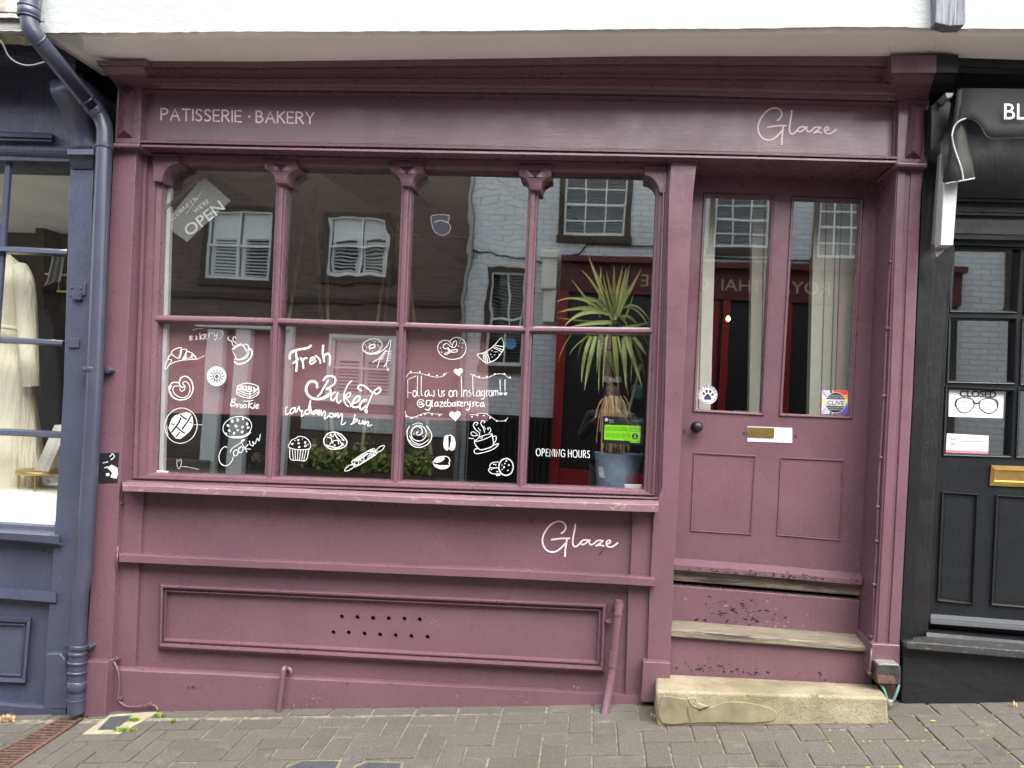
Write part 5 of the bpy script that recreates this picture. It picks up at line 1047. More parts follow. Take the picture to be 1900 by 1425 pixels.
def tw(u, v): 
    j = .0016; return (u*cos(th)-v*sin(th)+rg.uniform(-j, j), u*sin(th)+v*cos(th)+rg.uniform(-j, j))
U = .1; skip = [(-2.02, .17, -1.70, .42), (-2.75, .18, -2.05, 1.1), (-.95, .60, -.35, .90)]
stepx = (P(1216, 1344, .36).x, P(1650, 1341, .36).x)
def ok(poly):
    cx = sum(p[0] for p in poly)/4; cy = sum(p[1] for p in poly)/4
    if cy < .09: return False
    return True
for i in range(-36, 36):
    for j in range(0, 14):
        c = (i-j) % 4
        if c == 0: q = [(i, j), (i+2, j), (i+2, j+1), (i, j+1)]
        elif c == 3: q = [(i, j), (i+1, j), (i+1, j+2), (i, j+2)]
        elif c == 2 and j == 0: q = [(i, j), (i+1, j), (i+1, j+1), (i, j+1)]
        else: continue
        poly = [tw(u*U, v*U+row0) for u, v in q]
        if ok(poly): brick(bp, poly, rg.uniform(-.0025, .0025), (rg.uniform(-.012, .012), rg.uniform(-.012, .012)))
for i in range(-18, 18):
    poly = [(i*.2+.004, .115), (i*.2+.2, .115), (i*.2+.2, .205), (i*.2+.004, .205)]
    brick(bp, poly, rg.uniform(-.002, .002), (rg.uniform(-.01, .01), 0))
for i in range(-18, 18): brick(bp, [(i*.2+.1, 1.54), (i*.2+.2+.1, 1.54), (i*.2+.3, 1.62), (i*.2+.1, 1.62)], 0, (0, 0))
struct(bp.build('pavement', M_paver))
def sheet(name, xs, ds, fz, mat):
    b = MB(); vs = [(x, -d, fz(x, d)) for d in ds for x in xs]; n = len(xs)
    b.add(vs, [[j*n+i, (j+1)*n+i, (j+1)*n+i+1, j*n+i+1] for j in range(len(ds)-1) for i in range(n-1)]); return struct(b.build(name, mat))
xs = [-40, -12, -6, -3.5, 0, 3.5, 6, 12, 40]
sheet('paving_bed', xs, [-.3, .1, .6, 1.2, 1.7], lambda x, d: G(x, d)-.006, M_joint)
sheet('road', xs, [1.72, 3.5, 5.35], lambda x, d: G(x, 1.7)-.10+.02*(1-abs(d-3.5)/1.8), M_asph)
b = MB()
for i in range(-14, 14): b.box((i*.9+.004, -1.78, G(i*.9+.45, 1.7)-.25), (i*.9+.896, -1.655, G(i*.9+.45, 1.7)-.002))
struct(b.build('kerb', M_flag, bevel=.01))
b = MB(); b.box((-40, -5.5, -.9), (40, -5.36, .0)); 
FARZ = lambda x: G(x, 1.7)-.01
sheet('far_pavement', xs, [5.4, 7.2], lambda x, d: FARZ(x), M_flag)
sheet('far_kerb', xs, [5.34, 5.4], lambda x, d: FARZ(x)-.002, M_flag)
# everything beyond, so that no void shows
sheet('ground', [-150, 150], [-150, 150], lambda x, d: -.9, M_asph)

# ---- stone step
SX = stepblock((1217, 1249), (1629, 1270), (1216, 1281), (1647, 1294), (1219, 1350), (1650, 1347), .09, .36)
STP = thing('stone_step', 'worn yellow sandstone doorstep below the maroon door', 'step', P(1430, 1345, .3))
SX.build('stone_block', M_stone, STP, bevel=.014, seg=3)
cp = [(1226, 1298), (1240, 1293), (1262, 1296), (1280, 1300), (1300, 1312), (1318, 1313), (1345, 1303), (1385, 1304), (1425, 1313), (1440, 1322), (1436, 1336), (1400, 1341), (1300, 1341), (1228, 1342)]
MB().prism([(q.x+rg.uniform(-.5, .5), q.y+rg.uniform(-.5, .5)) for q in catmull(cp+[cp[0]], 3)[:-1]], .366, .35).build('cement_patch', M_cement, STP, bevel=.002)
MB().prism([(1276, 1297), (1290, 1293), (1296, 1305), (1316, 1312), (1300, 1317), (1284, 1312)], .369, .35).build('pale_scar', M_stone, STP, bevel=.002)
b = MB(); b.stroke([(1276, 1312), (1277, 1325), (1281, 1340)], 1.0, .370); b.stroke([(1296, 1318), (1306, 1314), (1316, 1311)], 1.6, .3705); b.build('crack', M_inkb, STP)
# ---- pipes on the stallriser
SP = thing('overflow_pipe', 'short thin maroon pipe stub on the skirting near the left end', 'pipe', P(517, 1320, .17))
tubepx([(536, 1245, .10), (531, 1240, .14), (526.5, 1241, .16), (525, 1252, .165), (521, 1285, .165), (517, 1321, .165)], .0125, 14).build('pipe', M_mar, SP)
b = MB(); b.lathe(P(535, 1246, .138), [(.022, 0), (.021, .006), (.012, .008)], 16, (0, -1, 0)); b.build('wall_flange', M_mar, SP)
LPp = thing('waste_pipe', 'long maroon waste pipe curving to the pavement beside the vent panel', 'pipe', P(1122, 1330, .2))
tubepx([(1148, 1122, .15), (1146.5, 1140, .155), (1141, 1190, .155), (1136.5, 1236, .155), (1133, 1262, .165), (1127, 1296, .19), (1121, 1329, .22)], .0185, 18).build('pipe', M_mar, LPp)
b = MB(); q = tubepx([(1149, 1113.5, .15), (1148.5, 1119, .15), (1147, 1136, .152)], .0165, 16); b.add(q.v, q.f, True); b.lathe(P(1147.5, 1123, .10), [(.024, 0), (.024, .03), (.012, .04)], 16, (0, -1, 0)); b.build('cap', M_mar, LPp)
for (xa, ya, xb, yb) in ((1146.8, 1137, 1146.2, 1140.5), (1138.2, 1209, 1135.8, 1237)): tubepx([(xa, ya, .155), (xb, yb, .155)], .0215, 18).build('collar', M_mar, LPp)
b = MB(); b = MB(); b.prism([(1124, 1152), (1134, 1154), (1134, 1157), (1124, 1155)], .15, .1); b.build('bracket', M_mar, LPp)
# ---- cables
def cable(name, pts, r, mat, label, clips=(), cmat=None):
    t = thing(name, label, 'cable', P(*pts[-1])); tubepx(pts, r, 8, 6).build('lead', mat, t)
    for x, y, d in clips: MB().prism([(x-3.2, y-2.4), (x+3.6, y-2), (x+3.6, y+2), (x-3.2, y+1.6)], d+.008, d-.02).build('clip', mat, t, bevel=.001)
    return t
cable('wall_cable', [(226, 918, .128), (222, 930, .128), (220, 980, .128), (218.5, 1015, .135), (217.5, 1034, .172), (216, 1056, .150), (214.5, 1080, .13), (210, 1150, .128), (205, 1208, .128), (211, 1226, .14), (219, 1246, .15), (221, 1270, .15), (220, 1296, .15), (224, 1304, .15), (237, 1311, .152), (258, 1311, .155), (276, 1308, .155), (288, 1310, .155), (293, 1318, .16)], .0048, M_mar, 'maroon painted cable clipped beside the left pilaster down to the pavement', [(221.5, 934, .128), (211, 1092, .13), (205.5, 1211, .128), (213, 1224, .14), (220, 1297, .15), (276, 1308, .155)])
cable('wall_cable', [(1659, 380, .13), (1653, 480, .13), (1648, 560, .13), (1644, 640, .13), (1640, 740, .13), (1633, 850, .13), (1629, 930, .13), (1627, 1010, .13), (1622, 1090, .13), (1619, 1180, .13), (1616, 1215, .19), (1613, 1252, .19)], .0048, M_mar, 'maroon painted cable clipped inside the door recess on the right', [(1654, 485, .135), (1648, 609, .135), (1641, 734, .135), (1635, 849, .135), (1629, 940, .135), (1627, 1004, .135), (1623, 1085, .135), (1618, 1182, .135), (1614, 1250, .19)])
# ---- junction box
JB = thing('junction_box', 'rusty black junction box with green wires beside the stone step', 'junction box', P(1648, 1306, .2))
MB().prism([(1626, 1236), (1630, 1233), (1668, 1234), (1672, 1238), (1672, 1268), (1668, 1271), (1630, 1270), (1625, 1266)], .235, .1).build('box', plain('rusting_black_steel', (.05, .048, .045), .6, .3, var=.6, sc=18, bump=.3), JB, bevel=.006)
MB().prism([(1628, 1252), (1660, 1254), (1664, 1269), (1630, 1268)], .2365, .23).build('rust_patch', M_rust, JB)
b = MB(); b.prism([(1632, 1233), (1640, 1231.5), (1648, 1232.5), (1669, 1234), (1669, 1235.5), (1630, 1235)], .238, .17); b.build('sealant', M_greym, JB, bevel=.003)
b = MB()
for pts in ([(1634, 1270, .21), (1640, 1280, .22), (1646, 1298, .22)], [(1668, 1270, .21), (1664, 1284, .22), (1658, 1299, .22)]): q = tubepx(pts, .006, 8, 5); b.add(q.v, q.f, True)
b.build('earth_wire', M_greenw, JB); MB().prism([(1647, 1300), (1658, 1300), (1657, 1311), (1648, 1311)], .235, .21).build('wire_cap', M_greym, JB, bevel=.004)
MB().prism([(1640, 1270), (1663, 1271), (1662, 1306), (1642, 1306)], .14, .08).build('rubble_niche', M_bwood, JB)
# ---- things set in the pavement
def onground(x, d, dz): return Vector((x, -d, G(x, d)+dz))
def gpix(px, py, dz=0.0):
    d = .3
    for _ in range(40):
        p = P(px, py, d); z = G(p.x, d)+dz; e = p.z-z
        d -= e*(.9 if False else 1.0)*-.0 + 0
        q = P(px, py, d+.01); zz = q.z-(G(q.x, d+.01)+dz); s = (zz-e)/.01
        d -= e/s
        if abs(e) < 1e-5: break
    p = P(px, py, d); p.z = G(p.x, d)+dz; return p
def slab_g(poly, top, thick, b=None):
    b = b or MB(); T = [gpix(x, y, top) for x, y in poly]; n = len(T)
    b.add(T+[t-Vector((0, 0, thick)) for t in T], [list(range(n))]+[[i, (i+1) % n, (i+1) % n+n, i+n] for i in range(n)]); return b
DG = thing('drain_grate', 'rusty slotted drain channel crossing the pavement at lower left', 'drain', gpix(70, 1380))
gq = [(118, 1333), (148, 1334), (20, 1424), (-60, 1424)]
slab_g([(112, 1331), (153, 1332), (-20, 1450), (-110, 1450)], .0015, .02).build('channel', M_dark, DG)
b = MB(); gl = [(112, 1331), (-110, 1450)]; gr = [(153, 1332), (-20, 1450)]; N = 24
for i in range(N):
    t0, t1 = i/N, (i+.5)/N; L = lambda g, t: (g[0][0]+(g[1][0]-g[0][0])*t, g[0][1]+(g[1][1]-g[0][1])*t)
    slab_g([L(gl, t0), L(gr, t0), L(gr, t1), L(gl, t1)], .006, .012, b)
for g, k in ((gl, 1), (gr, -1)): slab_g([g[0], (g[0][0]+5*k, g[0][1]), (g[1][0]+9*k, g[1][1]), g[1]], .008, .012, b)
b.build('bars', M_rust, DG)
ST_ = thing('stopcock_cover', 'small dark cover in pale mortar beside the left pilaster', 'access cover', gpix(215, 1340))
slab_g([(152, 1362), (205, 1326), (292, 1320), (292, 1322), (222, 1361)], .005, .02).build('mortar_bed', M_conc, ST_)
slab_g([(182, 1353), (205, 1330), (246, 1327), (214, 1352)], .009, .02).build('lid', M_slate, ST_)
for i, q in enumerate(([(535, 1423), (560, 1412), (628, 1412), (612, 1440), (520, 1440)], [(660, 1423), (682, 1414), (744, 1416), (735, 1440), (650, 1440)])):
    t = thing('access_cover', ['grey access cover cut off by the bottom edge, the left one of two', 'grey access cover cut off by the bottom edge, the right one of two'][i], 'access cover', gpix(q[0][0]+30, 1420), 'access covers at the bottom edge')
    cx = sum(p[0] for p in q)/5; qq = [(cx+(x-cx)*1.12, y-2 if y < 1430 else y+14) for x, y in q]
    slab_g(qq, .004, .02).build('mortar_bed', M_sandm, t); slab_g(q, .008, .02).build('lid', M_slate, t)
# ---- weeds
def tuft(px, py, n, h, sp, label, mat=M_weed, name='grass_tuft', grp='grass tufts in the pavement'):
    b = MB(); c = gpix(px, py, 0)
    for i in range(n):
        a = rg.uniform(0, 2*pi); r = rg.uniform(0, sp); s = c+Vector((r*cos(a)*1.6, r*sin(a)*.5, 0)); L = h*rg.uniform(.4, 1); a2 = rg.uniform(0, 2*pi); dirv = Vector((cos(a2)*.7, sin(a2)*.7, 0)); wv = Vector((-dirv.y, dirv.x, 0)).normalized()*.0022
        m = s+dirv*L*.35+Vector((0, 0, L*.6)); t = s+dirv*L*.9+Vector((0, 0, L*.75))
        b.add([s-wv, s+wv, m+wv*.8, m-wv*.8, t], [[0, 1, 2, 3], [3, 2, 4]])
    tag(b.build(name, mat), label, 'weed', grp)
tuft(247, 1340, 90, .035, .022, 'bright green grass tuft right of the small dark cover')
tuft(232, 1358, 130, .03, .035, 'largest low grass tuft at the foot of the pale mortar patch')
tuft(297, 1330, 50, .028, .018, 'small grass tuft nearest the maroon skirting')
tuft(322, 1342, 45, .03, .016, 'small grass tuft farthest right of the mortar patch')
tuft(42, 1319, 40, .06, .01, 'thin upright straw weed against the navy skirting', M_fibre)
tuft(16, 1338, 60, .04, .03, 'yellowed weed patch at the far left edge', M_fibre)
tuft(1216, 1330, 14, .02, .02, 'tiny dry tuft beside the stone step corner', M_fibre)
tuft(1880, 1312, 18, .03, .02, 'tiny pale tuft below the black plinth', M_fibre)
b = MB(); c = gpix(1731, 1338, .002); b.add([c+Vector(v) for v in ((-.012, 0, 0), (0, -.011, .004), (.013, -.002, .003), (.004, .010, .001))], [[0, 1, 2, 3]])
tag(b.build('yellow_petal', plain('yellow_petal', (.75, .65, .02), .6, bump=0)), 'single yellow petal lying on the pavers', 'petal')
mm = MB(); rr = random.Random(5)
for i in range(260):
    u = rr.choice([0, 1]); x = rr.uniform(.9, 2.4); d = rr.uniform(.2, 1.0)
    gx = round(x/.1)*.1 if u else x; gd = d if u else (round((d-.01)/.1)*.1+.01)
    p = onground(gx+rr.uniform(-.004, .004), gd, -.002); r_ = rr.uniform(.003, .009)
    k = 5; mm.add([p+Vector((r_*cos(2*pi*q/k)*rr.uniform(.6, 1.3), r_*sin(2*pi*q/k)*rr.uniform(.6, 1.3), rr.uniform(.0, .003))) for q in range(k)], [list(range(k))])
o = mm.build('moss', leafm('moss', (.16, .17, .03), (.34, .33, .08))); o['kind'] = 'stuff'

# ================================================================== inside the bakery
xa, xb = P(205, 700, 0).x, P(1640, 700, -.1).x
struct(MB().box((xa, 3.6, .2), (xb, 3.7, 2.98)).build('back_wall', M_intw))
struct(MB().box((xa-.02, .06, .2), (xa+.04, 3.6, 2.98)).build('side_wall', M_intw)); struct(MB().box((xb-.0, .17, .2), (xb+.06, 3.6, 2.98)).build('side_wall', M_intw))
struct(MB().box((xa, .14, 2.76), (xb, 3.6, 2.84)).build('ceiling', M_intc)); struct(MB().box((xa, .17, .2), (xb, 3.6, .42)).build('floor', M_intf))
for x in (-1.5, -.55, .4): 
    b = MB()
    vs = [(x-.09, .16, 2.758), (x+.09, .16, 2.758), (x+.55, 3.55, 2.758), (x+.37, 3.55, 2.758)]; b.add(vs+[(a, c_, 2.60) for a, c_, _ in vs], [[0, 1, 2, 3], [4, 5, 6, 7], [0, 1, 5, 4], [1, 2, 6, 5], [2, 3, 7, 6], [3, 0, 4, 7]]); struct(b.build('ceiling_beam', M_bwood))
xw = P(1232, 700, 0).x; zs = P(700, 897, 0).z
struct(MB().box((xa, .035, zs-.05), (xw, .62, zs-.012)).build('window_board', M_bwood))
struct(MB().box((xa, .58, .42), (xw, .62, zs-.05)).build('window_board_back', M_intw))
tag(MB().prism([(303, 592), (905, 604), (906, 780), (904.5, 782), (294, 765)], -.035, -.045).build('display_board', M_board), 'dusty pink board hung behind the lower window panes', 'board')
# clear open sign
OS = thing('open_sign', 'clear tilted sign with white words Come in we are OPEN at top left window', 'sign', P(352, 450, -.012))
MB().quad([(378, 327), (303, 416), (347, 449), (428, 372)], -.010).build('acrylic_panel', M_acry, OS)
MB().prism([(301, 388), (305, 393), (381, 326), (376, 322)], -.006, -.02).build('hanger_strip', M_iron, OS)
an = -.70
b = MB(); b.text('OPEN', 350, 440, 21, -.0075, ang=-.66, sx=1.16, bold=.01); b.text("WE'RE", 362, 396, 8, -.0075, ang=-.66, sx=1.1, bold=.01)
cs = [[(327,405),(319,403),(316,411),(322,415),(330,409)], [(330,402),(333,407),(337,400),(332,399)], [(336,395),(341,401),(339,394),(345,397),(343,390),(349,394)], [(350,389),(354,385),(350,384),(350,391),(356,389)], [(357,377),(361,385)], [(361,375),(367,379),(364,373),(371,376)]]
for s_ in cs: b.stroke([(x-4, y-6) for x, y in s_], 1.2, -.0075)
b.stroke([(345, 398), (373, 358)], 1.0, -.0075); b.build('white_lettering', M_chalk, OS)
# easels
for i, (legs, lab) in enumerate(((((569, 380, 534, 605), (583, 335, 596, 605), (601, 380, 609, 605)), 'left bare wooden easel standing inside the window'), (((731, 355, 700, 605), (735, 360, 714, 605), (738, 350, 770, 605)), 'right bare wooden easel standing inside the window'))):
    t = thing('easel', lab, 'easel', P(legs[0][2], 605, -.9), 'easels inside the bakery window')
    for x0, y0, x1, y1 in legs:
        p0, p1 = P(x0, y0, -1.0), P(x1, y1, -.95 if x1 != legs[1][2] else -1.3); dv = (p1-p0); p1 = p0+dv*1.9
        MB().tube([p0, p1], .012, 6).build('leg', M_cane, t)
tag(tubepx([(540, 428, -.7), (700, 434, -.7), (880, 440, -.7)], .0022, 5).build('hanging_wire', M_wire), 'thin pale wire strung across behind the upper window panes', 'wire')
# ceiling spots
for x, y, m, lab in ((822, 336, M_iron, 'black cylinder spotlight on the bakery ceiling'), (910, 332, M_greym, 'pale grey cylinder spotlight on the bakery ceiling')):
    t = thing('ceiling_spotlight', lab, 'lamp', P(x, y, -1.2)); c0, c1 = P(x-2, y-9, -1.2), P(x+5, y+12, -1.1); MB().tube([c0, c1], .028, 18).build('can', m, t); MB().tube([P(x-3, y-34, -1.2), P(x-1, y-4, -1.2)], .006, 8).build('stem', m, t)
CH = thing('hanging_lead', 'thin dark lead looped at the top of the first window bay', 'cable', P(340, 340, -.3)); tubepx([(331, 305, -.3), (332, 322, -.3), (336, 333, -.3), (342, 334, -.3), (348, 328, -.3), (353, 316, -.3), (368, 308, -.3)], .004, 6).build('lead', M_iron, CH)
b = MB(); b.prism([(361, 304), (371, 304), (370, 313), (362, 313)], -.28, -.32); b.build('plug', M_iron, CH, bevel=.003)
# cream partitions behind the door
for i, (q, d, lab) in enumerate((([(1262, 330), (1330, 330), (1312, 1000), (1245, 1000)], -.26, 'narrow cream partition left of the passage behind the door'), ([(1398, 330), (1462, 330), (1446, 1000), (1386, 1000)], -.26, 'cream post between the two door panes inside'), ([(1512, 330), (1700, 330), (1660, 1000), (1496, 1000)], -.28, 'wide cream boarded partition behind the right door pane'))):
    t = thing('partition', lab, 'partition', P(q[3][0]+20, 1000, d), 'cream partitions behind the door')
    MB().prism(q, d, d-.06).build('boarding', M_cream, t)
    b = MB(); w0 = q[0][0]; w1 = q[1][0]
    for k in ((.33, .66) if i < 2 else (.12, .22, .27, .42)):
        x0 = w0+(w1-w0)*k; x1 = q[3][0]+(q[2][0]-q[3][0])*k; b.prism([(x0, 330), (x0+1.6, 330), (x1+1.6, 1000), (x1, 1000)], d+.004, d-.001)
    b.build('board_joint', M_greym, t)
t = thing('wall_light', 'tiny warm lamp glowing inside beyond the left door pane', 'lamp', P(1351, 596, -2.2))
m = NT('warm_bulb'); e = m.n('ShaderNodeEmission', i_Strength=3.0); e.inputs[0].default_value = (1, .55, .2, 1); m.l(e.outputs[0], m.out.inputs[0])
b = MB(); b.lathe(P(1351, 592, -2.2), [(.0, -.02), (.013, -.013), (.017, 0), (.012, .014), (.006, .024)], 14); b.build('bulb', m.m, t); MB().lathe(P(1351, 579, -2.2), [(.014, -.0), (.014, .03)], 12).build('holder', M_brassd, t)
# bucket and plant
BU = thing('zinc_bucket', 'blue grey zinc bucket holding the plant on the window board', 'bucket', P(1147, 910, -.2))
c = P(1147, 842, -.19); k = 3.79/1400; Hh = c.z-zs
b = MB(); b.lathe(c, [(43*k, .004), (44*k, 0), (43.2*k, -.004), (34*k, -Hh+.01), (33*k, -Hh), (0, -Hh)], 48); b.lathe(c, [(43*k, .004), (41.5*k, 0), (40*k, -.03)], 48); b.build('pail', M_galv, BU)
b = MB(); n = 10; vs = []
for j, y in enumerate((867, 887)):
    for i in range(n+1):
        px = 1110.5+(1131.5-1110.5)*i/n+(1.2 if j else 0); r = (42.6-9*(y-842)/66)*k+.0012; pc = P(px, y, -.09); dx = pc.x-(c.x-(y-842)*.0001); vs.append((pc.x, c.y-sqrt(max(1e-6, r*r-dx*dx)), pc.z))
b.add(vs, [[i, i+1, n+1+i+1, n+1+i] for i in range(n)]); b.build('paper_label', M_paper, BU)
b = MB(); b.prism([(1189, 840), (1194, 841), (1194, 848), (1188, 848)], -.17, -.21); b.build('handle_lug', M_greym, BU, bevel=.003)
PLN = thing('dracaena_plant', 'spiky green dracaena plant with tan fibrous stump in the zinc bucket', 'plant', P(1147, 850, -.19))
MB().lathe(c+Vector((0, 0, -.02)), [(41*k, 0), (20*k, .004), (0, .006)], 24).build('soil', M_tin, PLN)
b = MB(); L = [(1133, 842, -.19), (1134, 800, -.19), (1136, 760, -.19), (1133, 730, -.19), (1129, 700, -.19), (1125, 670, -.19), (1119, 645, -.19), (1114, 618, -.19), (1121, 595, -.19)]
pp = catmull([tuple(P(*q)) for q in L], 4); b.tube(pp, [.024*(1-.55*i/len(pp)) for i in range(len(pp))], 14)
q = [tuple(P(x, y, -.2)) for x, y in ((1124, 668), (1130, 640), (1131, 612), (1136, 594))]; b.tube(catmull(q, 4), [.012]*13, 10); b.build('trunk', M_bark, PLN)
b = MB(); rl = random.Random(11)
for i in range(130):
    x0 = 1137+rl.gauss(0, 7); y0 = rl.uniform(733, 745); x1 = x0+rl.uniform(-1, 1)*4+(x0-1137)*.7; y1 = rl.uniform(770, 842); d0 = -.19+rl.uniform(-.03, .05)
    a, m_, e = P(x0, y0, d0), P(x0+(x1-x0)*.8, y0-4+ (y1-y0)*.3, d0+rl.uniform(-.01, .03)), P(x1, y1, d0+rl.uniform(-.02, .03)); wv = Vector((rl.uniform(.0012, .0036), 0, 0))
    pts = [a*(1-t)**2+m_*2*t*(1-t)+e*t*t for t in (0, .2, .4, .6, .8, 1)]
    vs = [p-wv for p in pts]+[p+wv for p in pts]; b.add(vs, [[j, j+1, 6+j+1, 6+j] for j in range(5)])
b.build('fibre_skirt', M_fibre, PLN)
TOP = (1020, 470, .14035); BOT = (1020, 600, .14035)
lv = [(TOP,800,720,650,400,510,30,9),(TOP,750,700,560,330,410,215,5),(TOP,600,790,450,540,280,340,4),(TOP,640,640,220,540,90,650,4),(TOP,800,800,450,660,110,785,9),(TOP,800,800,400,700,190,970,9),(TOP,800,920,350,890,90,850,4),(TOP,820,915,600,900,250,980,9),(TOP,660,850,660,450,680,170,7),(TOP,840,650,800,500,750,240,6),(TOP,850,800,850,450,850,150,7),(TOP,830,870,890,500,970,160,9),(TOP,930,750,1000,450,1060,140,7),(TOP,950,700,1090,430,1220,190,7),(TOP,900,800,960,450,1020,180,7),(TOP,980,880,1050,740,1112,530,4),(TOP,980,720,1150,600,1330,900,4),(TOP,1000,710,1180,700,1310,980,4),(TOP,960,830,1080,800,1190,1000,6),(TOP,890,800,960,820,1050,1000,7),(TOP,950,980,1150,965,1350,900,6),(TOP,820,930,850,890,860,1000,8),(TOP,850,920,910,900,950,990,7),
      (TOP,700,780,560,600,250,600,5),(TOP,780,800,640,560,390,580,8),(TOP,760,820,640,760,420,760,4),(TOP,840,860,800,700,700,280,5),(TOP,800,780,740,560,640,360,6),(TOP,900,830,1000,620,1040,420,6),(TOP,860,880,930,700,980,560,7),(TOP,830,900,760,700,700,560,6),
      (BOT,550,170,430,420,420,790,8),(BOT,610,170,520,480,458,890,9),(BOT,280,150,150,330,108,520,3),(BOT,660,170,640,400,620,650,6),(BOT,730,180,800,460,882,750,9),(BOT,850,170,880,500,908,880,10),(BOT,990,180,920,300,888,440,7),(BOT,980,200,985,500,1010,860,9),(BOT,1000,170,1100,450,1222,850,10),(BOT,1100,200,1190,400,1232,570,7),(BOT,1110,180,1190,280,1290,435,8),(BOT,1220,480,1230,600,1262,730,4),(BOT,700,200,640,500,650,930,4),(BOT,480,160,380,330,370,480,4),(BOT,1240,160,1300,260,1320,330,4),(BOT,900,170,960,420,1040,960,4),(BOT,520,160,300,300,260,420,3),(BOT,760,160,720,420,700,860,5),(BOT,1060,170,1100,400,1070,780,4)]
b = MB()
for i, (o_, x0, y0, x1, y1, x2, y2, wd) in enumerate(lv):
    s = o_[2]; f = lambda x, y: (o_[0]+x*s, o_[1]+y*s); dd = rl.uniform(-.11, .13)
    a, m_, e = P(*f(x0, y0), -.19), P(*f(x1, y1), -.19+dd*.6), P(*f(x2, y2), -.19+dd); n = 12
    pts = [a*(1-t)**2+m_*2*t*(1-t)+e*t*t for t in [j/n for j in range(n+1)]]; m2 = (a+e)*.5; ctrl = m_*2-m2 if False else m_
    vs = []
    for j, p in enumerate(pts):
        t = j/n; tg = (pts[min(j+1, n)]-pts[max(j-1, 0)]).normalized(); side = tg.cross(Vector((0, -1, .15))).normalized(); w_ = wd*.00135*(.75+.5*t if t < .35 else .925*(1-((t-.35)/.65)**1.6))+.0004
        fold = Vector((0, .25*w_, 0)); vs += [p-side*w_+fold*-1, p+fold, p+side*w_-fold]
    b.add(vs, [[j*3+q, j*3+q+1, (j+1)*3+q+1, (j+1)*3+q] for j in range(n) for q in (0, 1)], True)
b.build('leaves', M_leaf, PLN)
tag(MB().tube([P(1189, 676, -.24), P(1178, 720, -.22), P(1163, 775, -.20), P(1156, 845, -.19)], .0075, 10).build('cane', M_cane), 'bamboo cane stuck in the zinc bucket', 'cane')
tag(MB().prism([(1171, 713), (1193, 715), (1192, 741), (1172, 740)], -.45, -.5).build('teal_box', M_teal, bevel=.01), 'small teal box behind the bamboo cane', 'box')
tag(MB().prism([(1158, 898.5), (1191.5, 899), (1191, 907.5), (1158.5, 907)], -.008, -.03).build('white_sensor', M_vinylw, bevel=.004), 'small white sensor bar on the window ledge before the bucket', 'sensor')
for i, (x, y, lab) in enumerate(((458, 865, 'small glass jar of orange flowers on the window ledge'),)):
    t = thing('flower_jar', lab, 'jar', P(x, 882, -.35)); c = P(x, 884, -.35); MB().lathe(c, [(.02, 0), (.034, .005), (.036, .06), (.028, .075), (.03, .085)], 20).build('jar', M_film, t)
    b = MB()
    for q in range(26):
        a = rl.uniform(0, 6.28); r_ = rl.uniform(.005, .035); p = c+Vector((.05+r_*cos(a), r_*sin(a), .10+rl.uniform(-.02, .03))); s = .009; b.add([p+Vector((-s, 0, 0)), p+Vector((0, -s, s*.4)), p+Vector((s, 0, 0)), p+Vector((0, s, s))], [[0, 1, 2, 3]])
    b.build('flowers', M_flower, t)
# ================================================================== across the street, seen reflected in the glass
ZB = G(0, 1.7)-.02
def midrect(w_): xs_ = sorted(p.x for p in w_); zs_ = sorted(p.z for p in w_); return ((xs_[0]+xs_[1])/2, (xs_[2]+xs_[3])/2, (zs_[0]+zs_[1])/2, (zs_[2]+zs_[3])/2)
def wallbox(name, px0, px1, mat, holes=(), top=6.6, par=None, M=R):
    x0, x1 = M(px0, 600, 0).x, M(px1, 600, 0).x; lo, hi = min(x0, x1), max(x0, x1)
    b = MB(); y = -7.0
    outer = [(lo, ZB-.6), (hi, ZB-.6), (hi, top), (lo, top)]
    H = []
    for q in holes:
        H.append(midrect([M(px, py, 0) for px, py in q]))
    loops = [outer]+[[(a, c), (b_, c), (b_, d), (a, d)] for a, b_, c, d in H]
    tri = tessellate_polygon([[Vector((u, v, 0)) for u, v in L] for L in loops]); flat = [q for L in loops for q in L]; n = len(flat)
    fs = [list(t) for t in tri]; k = 0
    for L in loops: m = len(L); fs += [[k+i, k+(i+1) % m, k+(i+1) % m+n, k+i+n] for i in range(m)]; k += m
    b.add([(u, y, v) for u, v in flat]+[(u, y-.25, v) for u, v in flat], fs)
    return b.build(name, mat, par), H
